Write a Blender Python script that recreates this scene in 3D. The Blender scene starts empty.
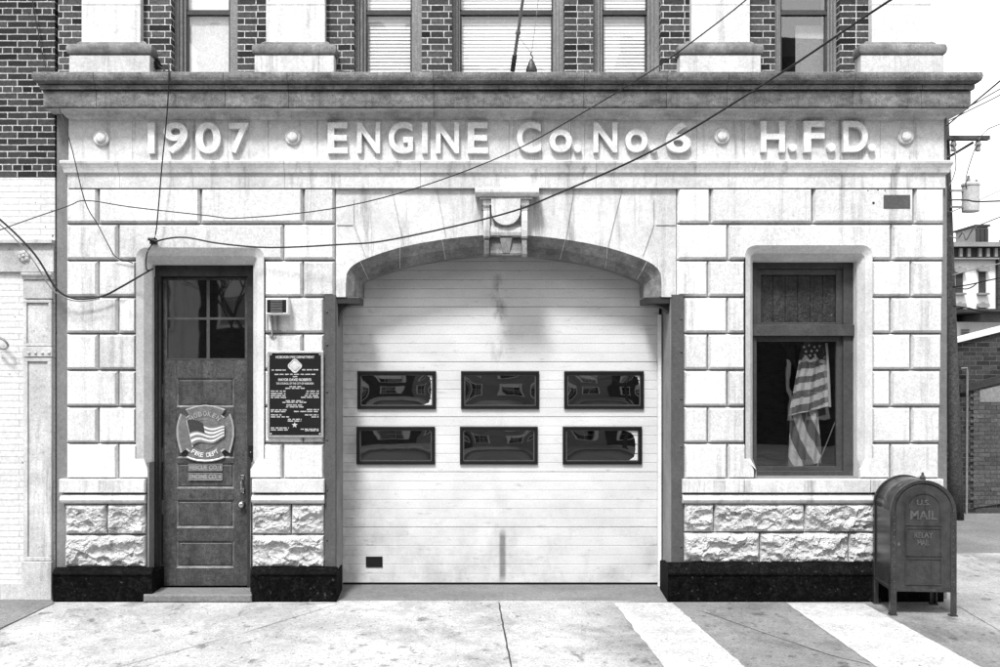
import bpy, math, random
from mathutils import Vector, noise
random.seed(7)
R = math.radians
scene = bpy.context.scene
COL = scene.collection

# ------------------------------------------------------------------ measuring
CX, CY, CH = 4.75, -10.0, 2.26        # camera x, y, height (metres)
def X(px, Y=0.0): return CX + (px - 475) * (10 + Y) / 1000
def Z(py, Y=0.0): return CH + (374 - py) * (10 + Y) / 1000
def P(px, py, Y=0.0): return Vector((X(px, Y), Y, Z(py, Y)))

# ------------------------------------------------------------------ mesh builder
class MB:
    def __init__(s): s.v = []; s.f = []; s.m = []
    def add(s, vs, fs, mi=0):
        o = len(s.v); s.v += [tuple(p) for p in vs]
        for f in fs: s.f.append([i + o for i in f]); s.m.append(mi)
        return s
    def box(s, x0, x1, y0, y1, z0, z1, mi=0):
        return s.add([(x0,y0,z0),(x1,y0,z0),(x1,y1,z0),(x0,y1,z0),(x0,y0,z1),(x1,y0,z1),(x1,y1,z1),(x0,y1,z1)],
                     [(0,3,2,1),(4,5,6,7),(0,1,5,4),(1,2,6,5),(2,3,7,6),(3,0,4,7)], mi)
    def cbox(s, x0, x1, yf, yb, z0, z1, b, d=None, mi=0):
        """box whose front face (yf) is chamfered by b"""
        d = b if d is None else d
        return s.add([(x0,yb,z0),(x1,yb,z0),(x1,yb,z1),(x0,yb,z1),
                      (x0,yf+d,z0),(x1,yf+d,z0),(x1,yf+d,z1),(x0,yf+d,z1),
                      (x0+b,yf,z0+b),(x1-b,yf,z0+b),(x1-b,yf,z1-b),(x0+b,yf,z1-b)],
                     [(3,2,1,0),(0,1,5,4),(1,2,6,5),(2,3,7,6),(3,0,4,7),
                      (4,5,9,8),(5,6,10,9),(6,7,11,10),(7,4,8,11),(8,9,10,11)], mi)
    def prism(s, pts, y0, y1, mi=0):
        """polygon in x,z (counter-clockwise seen from the front) extruded from y0 (front) to y1"""
        n = len(pts)
        return s.add([(p[0],y0,p[1]) for p in pts] + [(p[0],y1,p[1]) for p in pts],
                     [list(range(n)), list(range(2*n-1, n-1, -1))] + [(i, i+n, (i+1)%n+n, (i+1)%n) for i in range(n)], mi)
    def prism_x(s, pts, x0, x1, mi=0):
        """polygon in y,z extruded along x"""
        n = len(pts)
        return s.add([(x0,p[0],p[1]) for p in pts] + [(x1,p[0],p[1]) for p in pts],
                     [list(range(n)), list(range(2*n-1, n-1, -1))] + [(i, i+n, (i+1)%n+n, (i+1)%n) for i in range(n)], mi)
    def loft(s, rows, mi=0, closed=False):
        n = len(rows[0]); vs = [p for r in rows for p in r]; fs = []
        for a in range(len(rows)-1):
            for i in range(n if closed else n-1):
                j = (i+1) % n
                fs.append((a*n+i, a*n+j, (a+1)*n+j, (a+1)*n+i))
        return s.add(vs, fs, mi)
    def tube(s, pts, r, n=8, mi=0, cap=True):
        pts = [Vector(p) for p in pts]; rows = []
        for i, p in enumerate(pts):
            t = (pts[min(i+1,len(pts)-1)] - pts[max(i-1,0)]).normalized()
            up = Vector((0,0,1)) if abs(t.z) < .9 else Vector((1,0,0))
            a = t.cross(up).normalized(); b = t.cross(a)
            rr = r[i] if isinstance(r, (list, tuple)) else r
            rows.append([p + a*rr*math.cos(2*math.pi*k/n) + b*rr*math.sin(2*math.pi*k/n) for k in range(n)])
        o = len(s.v); s.loft(rows, mi, True)
        if cap:
            s.f.append([o+k for k in range(n)]); s.m.append(mi)
            e = o + (len(rows)-1)*n; s.f.append([e+k for k in range(n-1,-1,-1)]); s.m.append(mi)
        return s
    def lathe(s, c, prof, n=20, mi=0):
        """prof: (radius, forward) around an axis through c pointing to the viewer (-y)"""
        rows = [[(c[0]+r*math.cos(2*math.pi*k/n), c[1]-f, c[2]+r*math.sin(2*math.pi*k/n)) for k in range(n)] for r, f in prof]
        return s.loft(rows, mi, True)
    def build(s, name, mat, parent=None, smooth=False, bevel=0, fix=True):
        me = bpy.data.meshes.new(name)
        lo = [min(v[i] for v in s.v) for i in range(3)]; hi = [max(v[i] for v in s.v) for i in range(3)]
        c = Vector(((lo[0]+hi[0])/2, (lo[1]+hi[1])/2, lo[2]))
        me.from_pydata([tuple(Vector(v)-c) for v in s.v], [], s.f)
        mats = mat if isinstance(mat, (list, tuple)) else [mat]
        for m in mats: me.materials.append(m)
        for p, i in zip(me.polygons, s.m): p.material_index = i; p.use_smooth = smooth
        if fix:
            import bmesh
            bm = bmesh.new(); bm.from_mesh(me); bmesh.ops.recalc_face_normals(bm, faces=bm.faces); bm.to_mesh(me); bm.free()
        me.validate()
        o = bpy.data.objects.new(name, me); COL.objects.link(o)
        if parent is not None:
            o.parent = parent; o.location = c - wloc(parent)
        else: o.location = c
        if bevel:
            b = o.modifiers.new('bevel', 'BEVEL'); b.width = bevel; b.segments = 2; b.limit_method = 'ANGLE'; b.angle_limit = R(40)
        return o
def wloc(o):
    l = Vector(o.location)
    while o.parent: o = o.parent; l += Vector(o.location)
    return l
def tag(o, label=None, cat=None, group=None, kind=None):
    if label: o['label'] = label
    if cat: o['category'] = cat
    if group: o['group'] = group
    if kind: o['kind'] = kind
    return o
def thing(name, loc, label, cat, group=None):
    o = bpy.data.objects.new(name, None); COL.objects.link(o); o.location = loc
    o.empty_display_size = .1
    return tag(o, label, cat, group)
def smooth_pts(pts, n=6):
    pts = [Vector(p) for p in pts]; out = []
    for i in range(len(pts)-1):
        p0, p1, p2, p3 = pts[max(i-1,0)], pts[i], pts[i+1], pts[min(i+2,len(pts)-1)]
        for k in range(n):
            t = k/n
            out.append(.5*((2*p1)+(p2-p0)*t+(2*p0-5*p1+4*p2-p3)*t*t+(3*p1-p0-3*p2+p3)*t**3))
    out.append(pts[-1]); return out

# ------------------------------------------------------------------ materials
def new_mat(name):
    m = bpy.data.materials.new(name); m.use_nodes = True
    nt = m.node_tree; nt.nodes.clear()
    out = nt.nodes.new('ShaderNodeOutputMaterial'); b = nt.nodes.new('ShaderNodeBsdfPrincipled')
    nt.links.new(b.outputs[0], out.inputs[0])
    return m, nt, b
class N:
    def __init__(s, nt): s.nt = nt; s.pos = nt.nodes.new('ShaderNodeNewGeometry')
    def math(s, op, a, b=0.0, clamp=False):
        n = s.nt.nodes.new('ShaderNodeMath'); n.operation = op; n.use_clamp = clamp
        for i, q in enumerate((a, b)):
            if isinstance(q, (int, float)): n.inputs[i].default_value = q
            else: s.nt.links.new(q, n.inputs[i])
        return n.outputs[0]
    def noise(s, scale, detail=4, rough=.55, stretch=(1,1,1), off=0, dist=0):
        mp = s.nt.nodes.new('ShaderNodeMapping'); s.nt.links.new(s.pos.outputs['Position'], mp.inputs[0])
        mp.inputs['Scale'].default_value = stretch; mp.inputs['Location'].default_value = (off, off*.7, off*1.3)
        n = s.nt.nodes.new('ShaderNodeTexNoise'); n.inputs['Scale'].default_value = scale
        n.inputs['Detail'].default_value = detail; n.inputs['Roughness'].default_value = rough; n.inputs['Distortion'].default_value = dist
        s.nt.links.new(mp.outputs[0], n.inputs['Vector']); return n.outputs[0]
    def ramp(s, x, a, b, va=0.0, vb=1.0):
        n = s.nt.nodes.new('ShaderNodeMapRange'); n.inputs[1].default_value = a; n.inputs[2].default_value = b
        n.inputs[3].default_value = va; n.inputs[4].default_value = vb; s.nt.links.new(x, n.inputs[0]); return n.outputs[0]
    def xyz(s):
        n = s.nt.nodes.new('ShaderNodeSeparateXYZ'); s.nt.links.new(s.pos.outputs['Position'], n.inputs[0]); return n.outputs
    def grey(s, val, sock):
        n = s.nt.nodes.new('ShaderNodeCombineColor')
        for i in range(3): s.nt.links.new(val, n.inputs[i])
        s.nt.links.new(n.outputs[0], sock)
    def bump(s, h, bsdf, strength=.3, dist=.01):
        n = s.nt.nodes.new('ShaderNodeBump'); n.inputs['Strength'].default_value = strength; n.inputs['Distance'].default_value = dist
        s.nt.links.new(h, n.inputs['Height']); s.nt.links.new(n.outputs[0], bsdf.inputs['Normal'])
def surf(name, v, dv=.12, ds=1.5, fine=.12, fs=140, streak=0, rough=.85, bump=.25, bd=.004, island=0, spots=0, spec=.3, metal=0, lo=.02, stretch=(1,1,1), grain=.11):
    """one grey surface: mottled, grained, streaked by rain, spotted"""
    m, nt, b = new_mat(name); n = N(nt)
    a = n.ramp(n.noise(ds, 6, .65, stretch, off=len(name)), .33, .67, 1-dv, 1+dv)
    f = n.noise(fs, 3, .7)
    val = n.math('MULTIPLY', a, n.ramp(f, .36, .64, 1-fine, 1+fine))
    val = n.math('MULTIPLY', val, n.ramp(n.noise(24, 5, .7, off=31), .35, .65, 1-fine*.8, 1+fine*.8))
    val = n.math('MULTIPLY', val, n.ramp(n.noise(62, 2, .8, off=17), .36, .64, 1-grain, 1+grain))
    if streak:
        st = n.ramp(n.noise(3.2, 6, .72, (2.2,2.2,.16), off=3.3), .53, .68, 0, streak)
        val = n.math('MULTIPLY', val, n.math('SUBTRACT', 1.0, st))
    if spots:
        sp = n.ramp(n.noise(26, 2, .5, off=9.1), .66, .72, 0, spots)
        val = n.math('MULTIPLY', val, n.math('SUBTRACT', 1.0, sp))
    if island:
        val = n.math('MULTIPLY', val, n.ramp(n.pos.outputs['Random Per Island'], 0, 1, 1-island, 1+island))
    val = n.math('MAXIMUM', n.math('MULTIPLY', val, v), v*lo)
    n.grey(val, b.inputs['Base Color'])
    b.inputs['Roughness'].default_value = rough; b.inputs['Specular IOR Level'].default_value = spec; b.inputs['Metallic'].default_value = metal
    if bump: n.bump(n.math('ADD', f, n.math('MULTIPLY', n.noise(fs*.22, 4, .6), 1.4)), b, bump, bd)
    return m
def brick(name, dark, light, mortar, w=.205, h=.0655, ms=.010, bump=.8, squash=1.0, sf=2, rough=.85, bias=0, off=.5, shift=0, chip=0, vary=1.0):
    m, nt, b = new_mat(name); n = N(nt); xyz = n.xyz()
    cb = nt.nodes.new('ShaderNodeCombineXYZ')
    wob = n.ramp(n.noise(9, 3), 0, 1, -.004, .004)
    nt.links.new(n.math('ADD', n.math('ADD', xyz[0], n.math('MULTIPLY', xyz[1], .9)), wob), cb.inputs[0])
    nt.links.new(n.math('ADD', n.math('ADD', xyz[2], shift), n.ramp(n.noise(7, 3, off=4), 0, 1, -.004, .004)), cb.inputs[1])
    t = nt.nodes.new('ShaderNodeTexBrick'); nt.links.new(cb.outputs[0], t.inputs['Vector'])
    t.offset = off; t.squash = squash; t.squash_frequency = sf
    t.inputs['Scale'].default_value = 1; t.inputs['Brick Width'].default_value = w; t.inputs['Row Height'].default_value = h
    t.inputs['Mortar Size'].default_value = ms/2; t.inputs['Mortar Smooth'].default_value = .25; t.inputs['Bias'].default_value = bias
    t.inputs['Color1'].default_value = (dark,)*3+(1,); t.inputs['Color2'].default_value = (light,)*3+(1,); t.inputs['Mortar'].default_value = (mortar,)*3+(1,)
    bw = nt.nodes.new('ShaderNodeRGBToBW'); nt.links.new(t.outputs[0], bw.inputs[0])
    var = n.math('MULTIPLY', n.ramp(n.noise(38, 4, .7), .3, .7, 1-.5*vary, 1+.5*vary), n.ramp(n.noise(1.1, 4), .3, .7, 1-.18*vary, 1+.15*vary))
    val = n.math('MULTIPLY', bw.outputs[0], var)
    if chip:
        val = n.math('MULTIPLY', val, n.math('SUBTRACT', 1.0, n.ramp(n.noise(11, 4, .6, off=2), .68, .71, 0, chip)))
    n.grey(val, b.inputs['Base Color']); b.inputs['Roughness'].default_value = rough; b.inputs['Specular IOR Level'].default_value = .25
    hh = n.math('ADD', n.math('MULTIPLY', t.outputs['Fac'], -1.0), n.math('MULTIPLY', n.noise(60, 4, .7), .5))
    n.bump(hh, b, bump, .008); return m
def glass(name, tint=.9, ripple=.15, refl=1.0, dust=.0, f0=.045):
    m = bpy.data.materials.new(name); m.use_nodes = True; nt = m.node_tree; nt.nodes.clear(); n = N(nt)
    out = nt.nodes.new('ShaderNodeOutputMaterial'); tr = nt.nodes.new('ShaderNodeBsdfTransparent'); gl = nt.nodes.new('ShaderNodeBsdfGlossy')
    gl.inputs['Roughness'].default_value = .012; gl.inputs['Color'].default_value = (refl,)*3+(1,)
    tr.inputs['Color'].default_value = (tint,)*3+(1,)
    dt = nt.nodes.new('ShaderNodeVectorMath'); dt.operation = 'DOT_PRODUCT'; nt.links.new(n.pos.outputs['Normal'], dt.inputs[0]); nt.links.new(n.pos.outputs['Incoming'], dt.inputs[1])
    c1 = n.math('SUBTRACT', 1.0, n.math('ABSOLUTE', dt.outputs['Value']), True)
    fr = n.math('ADD', f0, n.math('MULTIPLY', n.math('POWER', c1, 5.0), 1-f0))
    mx = nt.nodes.new('ShaderNodeMixShader'); nt.links.new(fr, mx.inputs[0]); nt.links.new(tr.outputs[0], mx.inputs[1]); nt.links.new(gl.outputs[0], mx.inputs[2])
    bp = nt.nodes.new('ShaderNodeBump'); bp.inputs['Strength'].default_value = ripple; bp.inputs['Distance'].default_value = .02
    nt.links.new(n.noise(2.3, 2, .4), bp.inputs['Height']); nt.links.new(bp.outputs[0], gl.inputs['Normal'])
    if dust:
        df = nt.nodes.new('ShaderNodeBsdfDiffuse'); df.inputs[0].default_value = (.5,.5,.5,1)
        m2 = nt.nodes.new('ShaderNodeMixShader'); nt.links.new(n.ramp(n.noise(6, 5, .7), .3, .8, 0, dust), m2.inputs[0])
        nt.links.new(mx.outputs[0], m2.inputs[1]); nt.links.new(df.outputs[0], m2.inputs[2]); nt.links.new(m2.outputs[0], out.inputs[0])
    else: nt.links.new(mx.outputs[0], out.inputs[0])
    return m
def dark_glass(name, v=.006, ripple=.5, rs=3.0, ior=1.75):
    m, nt, b = new_mat(name); n = N(nt)
    b.inputs['Base Color'].default_value = (v,v,v,1); b.inputs['Roughness'].default_value = .02; b.inputs['Specular IOR Level'].default_value = .5; b.inputs['IOR'].default_value = ior
    n.bump(n.noise(rs, 2, .4), b, ripple, .03); return m

STONE  = surf('limestone', .53, .07, 2.6, .13, 190, streak=.34, bump=.35, island=.11, spots=.15, grain=.14)
STONE2 = surf('smooth_limestone', .47, .17, 2.2, .12, 180, streak=.5, bump=.2, island=.06, spots=.08)
FRIEZE = surf('frieze_limestone', .49, .16, 2.6, .14, 180, streak=.5, bump=.2, island=.05)
SPLAY  = surf('worn_grey_limestone', .15, .4, 4, .25, 150, streak=.3, bump=.3, island=.05)  # darker grey stone for the arch splay, keystone foot and pilaster torus
BEDM   = surf('grey_bed_mould_stone', .44, .25, 3, .16, 150, streak=.3, bump=.3, island=.08)
SURR   = surf('window_surround_limestone', .47, .12, 3, .12, 170, bump=.25)
JOINT  = surf('mortar_joint', .24, .2, 5, .15, 120, bump=.1)
BACK   = surf('weathered_backing_stone', .15, .15, 3, .15, 150, streak=.2, bump=.3)
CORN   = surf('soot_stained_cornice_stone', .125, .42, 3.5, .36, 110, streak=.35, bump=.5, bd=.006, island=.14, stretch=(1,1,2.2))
ROCK   = surf('rock_faced_limestone', .39, .22, 7, .2, 90, bump=.8, bd=.006, island=.05)
LETTER = surf('raised_stone_lettering', .54, .16, 7, .14, 160, bump=.15)
PLINTH = surf('black_painted_plinth', .0030, .6, 7, .9, 50, bump=.5, rough=.7, spec=.05, spots=-6)
GUARD  = surf('grey_painted_steel', .058, .15, 3, .22, 130, bump=.3, rough=.6, spec=.4)
JAMB   = surf('painted_garage_jamb', .20, .15, 4, .12, 110, streak=.3, bump=.2, rough=.7)
LEAFP  = surf('dark_leaf_paint', .048, .4, 7, .4, 90, streak=.5, bump=.45, rough=.5, spec=.3, stretch=(1,1,.5), spots=.5, grain=.2)
WOOD   = surf('dark_door_paint', .022, .35, 5, .35, 90, streak=.4, bump=.35, rough=.5, spec=.3, stretch=(1,1,.5))
BOARDS = surf('grimy_transom_boards', .017, .6, 9, .6, 70, streak=.6, bump=.8, bd=.01, rough=.55, spec=.3, spots=-1.5, grain=.3)
WOODL  = surf('worn_door_edge_paint', .11, .5, 6, .3, 80, bump=.3, rough=.5)
FRAME  = surf('grey_window_frame_paint', .045, .2, 4, .2, 90, bump=.3, rough=.55)
FRAMEL = surf('pale_window_frame_paint', .17, .2, 4, .2, 60, bump=.3, rough=.6, stretch=(1,1,.3))
IRON   = surf('black_iron', .018, .3, 8, .3, 90, bump=.3, rough=.45, spec=.5)
RUBBER = surf('black_rubber', .003, .2, 8, .2, 90, bump=.15, rough=.5)
TRACK  = surf('white_painted_steel', .62, .1, 4, .06, 90, bump=.05, rough=.45)
SILVER = surf('polished_metal', .45, .1, 10, .1, 90, bump=.05, rough=.25, metal=1)
BRICKM = brick('dark_red_brick', .004, .075, .46, off=.5, squash=.62, sf=2, w=.215)
BRICKN = brick('neighbour_dark_brick', .004, .045, .36, w=.2, squash=.5, sf=6, ms=.012, shift=.02)
BRICKW = brick('white_painted_brick', .52, .55, .43, w=.44, h=.062, ms=.007, bump=1.0, chip=.8, vary=.35)
BRICKR = brick('side_street_brick', .012, .05, .075, w=.22, h=.075, ms=.012)
BRICKS = brick('infill_brick', .05, .09, .035, w=.2, h=.07, ms=.01)
BRICKO = brick('opposite_house_brick', .02, .05, .09, w=.22, h=.075, ms=.012)
NSTONE = surf('painted_shopfront_stone', .42, .18, 3, .12, 90, streak=.45, bump=.3, spots=.3)
PLATE  = surf('bronze_plaque_black', .003, .3, 6, .3, 120, bump=.2, rough=.5)
BRONZE = surf('bright_bronze', .30, .12, 10, .15, 120, bump=.1, rough=.45, metal=.3)
BRONZL = surf('bronze_lettering', .42, .05, 10, .1, 120, bump=0, rough=.5)
CAST   = surf('cast_emblem_metal', .13, .25, 22, .2, 200, bump=.4, rough=.45, metal=.2)
BLIND  = surf('white_blind', .60, .05, 2, .04, 60, bump=.05, rough=.7)
CLOTHW = surf('white_flag_cloth', .50, .08, 14, .06, 200, bump=.1)
CLOTHR = surf('striped_flag_cloth', .13, .1, 14, .1, 200, bump=.1)
CLOTHB = surf('canton_flag_cloth', .03, .1, 14, .1, 200, bump=.1)
MAILP  = surf('mailbox_paint', .030, .35, 5, .25, 90, streak=.35, bump=.12, rough=.27, spec=.5)
MAILD  = surf('mailbox_door_paint', .030, .3, 9, .22, 90, streak=.4, bump=.15, rough=.4, spec=.45)
MAILE  = surf('mailbox_embossed_letters', .07, .2, 9, .2, 90, bump=.1, rough=.4)
TIMBER = surf('weathered_pole_timber', .045, .35, 3, .4, 40, bump=.7, bd=.01, stretch=(2,2,.12))
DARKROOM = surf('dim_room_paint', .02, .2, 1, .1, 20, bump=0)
CLEAR  = glass('window_glass', .85, .05, 1.0, f0=.10)
UPGLASS = glass('upper_window_glass', 1.0, .10, 1.0)
DOORGL = dark_glass('garage_pane_acrylic', .002, .13, 2.0, 2.6)
DOORG2 = dark_glass('door_glass', .002, .05, 2.0, 2.1)
ASPH   = surf('asphalt', .05, .25, 1.2, .35, 60, bump=.6, bd=.01)
ASPHL  = surf('worn_asphalt', .15, .2, 1.5, .3, 70, bump=.6, bd=.01)
PALE   = surf('pale_render', .55, .1, .5, .06, 30, streak=.2, bump=.1)
PALEM  = surf('pale_galvanised_metal', .40, .2, 3, .15, 40, bump=.1, rough=.5)
GREYM  = surf('grey_metal', .17, .2, 1, .15, 20, bump=.1, rough=.5)
DGREY  = surf('dark_trim', .03, .2, 1, .2, 20, bump=.1)
WIRE   = surf('black_cable_sheath', .012, .2, 8, .2, 90, bump=0, rough=.5)
WIREG  = surf('grey_cable_sheath', .16, .2, 8, .2, 90, bump=0, rough=.5)
ROPE   = surf('pale_rope', .35, .2, 8, .2, 90, bump=0)

# garage door paint: white, with soot drawn up at the top and centre
def garage_paint():
    m, nt, b = new_mat('white_garage_door_paint'); n = N(nt); xyz = n.xyz()
    val = n.ramp(n.noise(1.6, 6, .65, (1,1,1.6)), .3, .72, .84, 1.05)
    val = n.math('MULTIPLY', val, n.ramp(n.noise(60, 3, .8), .36, .64, .92, 1.08))
    # dirt in patches at the left edge, finger marks and rust runs on the centre line
    cx = n.math('ABSOLUTE', n.math('SUBTRACT', xyz[0], X(499, .5)))
    run = n.math('MULTIPLY', n.ramp(cx, .02, .10, 1, 0), n.ramp(n.noise(5, 4, .6, (1,1,.6), off=5), .46, .64, 0, .62))
    run = n.math('MULTIPLY', run, n.ramp(xyz[2], Z(365), Z(352), .25, 1.0))
    val = n.math('MULTIPLY', val, n.math('SUBTRACT', 1.0, run))
    sm = n.math('MULTIPLY', n.ramp(n.math('ABSOLUTE', n.math('SUBTRACT', xyz[0], X(502.5, .5))), .018, .045, 1, 0),
                n.ramp(n.math('ABSOLUTE', n.math('SUBTRACT', xyz[2], Z(556, .5))), .20, .30, .62, 0))
    val = n.math('MULTIPLY', val, n.math('SUBTRACT', 1.0, sm))
    lf = n.math('MULTIPLY', n.ramp(xyz[0], X(340), X(400), 1, 0), n.ramp(n.noise(2.4, 5, .7, off=7), .42, .68, 0, .42))
    val = n.math('MULTIPLY', val, n.math('SUBTRACT', 1.0, lf))
    sc = n.math('MULTIPLY', n.ramp(n.noise(16, 5, .75, (.35,1,1.3), off=1), .60, .70, 0, .30), 1.0)
    val = n.math('MULTIPLY', val, n.math('SUBTRACT', 1.0, sc))
    low = n.math('MULTIPLY', n.ramp(xyz[2], 1.3, .15, 0, 1), n.ramp(n.noise(3.5, 6, .75, (1,1,.8), off=71), .46, .68, .04, .30))
    val = n.math('MULTIPLY', val, n.math('SUBTRACT', 1.0, low))
    val = n.math('MULTIPLY', val, .53)
    n.grey(val, b.inputs['Base Color']); b.inputs['Roughness'].default_value = .6; b.inputs['Specular IOR Level'].default_value = .3
    return m
GARAGE = garage_paint()

def concrete():
    m, nt, b = new_mat('sidewalk_concrete'); n = N(nt); xyz = n.xyz()
    big = n.ramp(n.noise(.9, 7, .68, (1,1,1), off=2), .34, .66, 1.15, .72)
    sw = n.math('MULTIPLY', n.ramp(n.noise(1.5, 6, .72, (1,.6,1), off=12, dist=.5), .50, .66, 0, .42), 1.0)
    val = n.math('MULTIPLY', big, n.math('SUBTRACT', 1.0, sw))
    val = n.math('MULTIPLY', val, n.math('MULTIPLY', n.ramp(n.noise(48, 4, .85), .36, .64, .66, 1.34), n.ramp(n.noise(14, 6, .8, off=8), .36, .64, .84, 1.14)))
    pit = n.ramp(n.noise(30, 3, .6, (1,.6,1), off=6), .62, .67, 0, .6)
    val = n.math('MULTIPLY', val, n.math('SUBTRACT', 1.0, pit))
    val = n.math('MULTIPLY', val, n.math('SUBTRACT', 1.0, n.ramp(n.noise(6.5, 4, .6, (1,.7,1), off=44), .60, .68, 0, .5)))
    # the newer slab on the right is a darker mix
    xr = n.math('ADD', n.math('ADD', xyz[0], n.math('MULTIPLY', xyz[1], -.0)), n.ramp(n.noise(1.8, 6, .6, off=20), 0, 1, -.45, .45))
    slab = n.ramp(xr, 5.7, 6.3, 1, .49)
    slab2 = n.ramp(xr, 9.2, 9.9, 0, .42)
    val = n.math('MULTIPLY', val, n.math('ADD', slab, slab2))
    # skid and scuff marks
    val = n.math('MULTIPLY', val, .36)
    n.grey(val, b.inputs['Base Color']); b.inputs['Roughness'].default_value = .9; b.inputs['Specular IOR Level'].default_value = .2
    n.bump(n.math('ADD', n.noise(120, 4, .7), n.math('MULTIPLY', n.noise(25, 5, .7), 1.5)), b, .35, .006); return m
CONC = concrete()
PAINT = surf('worn_white_road_paint', .36, .16, 2.5, .22, 100, bump=.4, spots=.6, grain=.2)
RAMP  = surf('threshold_concrete', .135, .2, 3, .2, 90, bump=.4, stretch=(.4,1,1))

# ------------------------------------------------------------------ text
def glyphs(text, cap_box, depth, yf, offset=.03, mat=None, name='letter', parent=None, box=None, fit=True, ret=None):
    """text shaped from the built-in font, turned into a mesh and fitted to x0,x1,z0,z1 at front y=yf"""
    cu = bpy.data.curves.new('txt', 'FONT'); cu.body = text; cu.extrude = .05; cu.offset = offset; cu.resolution_u = 8
    ob = bpy.data.objects.new('txt', cu); COL.objects.link(ob)
    dg = bpy.context.evaluated_depsgraph_get(); me = bpy.data.meshes.new_from_object(ob.evaluated_get(dg))
    bpy.data.objects.remove(ob); bpy.data.curves.remove(cu)
    xs = [v.co.x for v in me.vertices]; ys = [v.co.y for v in me.vertices]
    x0, x1, z0, z1 = cap_box; a, b, c, d = min(xs), max(xs), min(ys), max(ys)
    vs = [(x0 + (v.co.x-a)/(b-a)*(x1-x0), (yf if v.co.z > 0 else yf+depth), z0 + (v.co.y-c)/(d-c)*(z1-z0)) for v in me.vertices]
    fs = [list(p.vertices) for p in me.polygons]; bpy.data.meshes.remove(me)
    if ret is not None: ret.add(vs, fs); return ret
    return MB().add(vs, fs).build(name, mat, parent)

# ================================================================== FIRE STATION
FS = thing('fire_station', (5.0, .1, 0), 'pale limestone fire station front with brick upper floor and arched garage entrance', 'building')
XL, XR = .68, 9.45           # main wall edges
YB = .046                     # backing plane behind the raised blocks
WT = .50                     # wall thickness
DO = (X(136), X(264), Z(247.6)); WO = (X(745.5), X(872.5), Z(245.5))    # outer edges of the splayed surrounds
TOPZ = Z(118)
w = MB()
zl = 0.0; zt = 5.10
w.box(X(55), DO[0], YB, WT, zl, zt)                              # left of the entrance
w.box(DO[0], DO[1], YB, WT, DO[2], zt)                           # above the entrance
w.box(DO[1], X(335.5), YB, WT, zl, zt)                           # between entrance and garage
w.box(X(335.5), X(672), YB+.10, WT, Z(190), zt)                  # above the arch
w.box(X(672), WO[0], YB, WT, zl, zt)
w.box(WO[0], WO[1], YB, WT, WO[2], zt); w.box(WO[0], WO[1], YB, WT, zl, Z(478))
w.box(WO[1], 9.49, YB, WT, zl, zt)
dpx = [(DO[0], X(147.5)), (X(250.5), DO[1])]
for a, b in dpx: w.box(a, b, YB, .40, 0, Z(463))
w.build('wall', BACK, FS)
# shell of the building behind (side walls, back and roof)
s = MB(); s.box(.56, .86, WT, 14, 0, 9.6); s.box(9.19, 9.49, WT, 14, 0, 9.6); s.box(.56, 9.49, 14, 14.3, 0, 9.6); s.box(.56, 9.49, .47, 14.3, 9.6, 9.8)
s.box(.86, 9.19, .6, 14, 4.55, 4.75)
s.build('side_and_back_walls', BRICKM, FS)

# --- raised rusticated blocks
bl = MB(); br_ = MB(); BD = .044; BV = .022
rows = [(187.5+36.65*i, 187.5+36.65*i+35.2) for i in range(8)]
def blk(x0, x1, i): (bl if x0 < 500 else br_).cbox(X(x0), X(x1), 0, YB+.004, Z(rows[i][1]), Z(rows[i][0]), BV, BD)
def poly_block(outer, chamf):
    """chamfered polygon block; chamf gives the inset of each edge"""
    n = len(outer); area = sum(outer[i][0]*outer[(i+1)%n][1]-outer[(i+1)%n][0]*outer[i][1] for i in range(n))
    if area < 0: outer = outer[::-1]; chamf = (chamf[::-1])[1:] + [chamf[::-1][0]]
    ins = []
    for i in range(n):
        p0, p1, p2 = Vector(outer[i-1]), Vector(outer[i]), Vector(outer[(i+1)%n])
        d1 = (p1-p0).normalized(); d2 = (p2-p1).normalized()
        n1 = Vector((-d1.y, d1.x)); n2 = Vector((-d2.y, d2.x)); a, b = chamf[i-1], chamf[i]
        det = d1.x*d2.y - d1.y*d2.x
        if abs(det) < 1e-3: q = p1 + n1*a
        else:
            A = p1 + n1*a; B = p1 + n2*b; t = ((B-A).x*d2.y - (B-A).y*d2.x)/det; q = A + d1*t
        ins.append((q.x, q.y))
    vs = [(x, YB+.004, z) for x, z in outer] + [(x, BD, z) for x, z in outer] + [(x, 0, z) for x, z in ins]
    fs = [[n*2+i for i in range(n)], list(range(n-1, -1, -1))]
    for i in range(n):
        j = (i+1) % n; fs += [(i, j, n+j, n+i), (n+i, n+j, 2*n+j, 2*n+i)]
    (bl if outer[0][0] < 5 else br_).add(vs, fs)
def arc_top(x0, x1, zt_, r, z0, seg=7):
    """left foot up, over rounded shoulders, down to right foot"""
    pts = [(x0, z0)]
    for k in range(seg+1):
        a = math.pi - k/seg*math.pi/2; pts.append((x0+r+r*math.cos(a), zt_-r*.9+r*.9*math.sin(a)))
    for k in range(seg+1):
        a = math.pi/2 - k/seg*math.pi/2; pts.append((x1-r+r*math.cos(a), zt_-r*.9+r*.9*math.sin(a)))
    pts.append((x1, z0)); return pts
def lintel_block(xa, xb, i, O):
    z0, z1 = Z(rows[i][1]), Z(rows[i][0])
    notch = arc_top(O[0], O[1], O[2], .105, z0)
    outer = [(X(xa), z1), (X(xa), z0)] + notch + [(X(xb), z0), (X(xb), z1)]
    ch = [BV]*2 + [0.0]*(len(notch)-1) + [BV]*3
    poly_block(outer, ch[:len(outer)])
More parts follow.
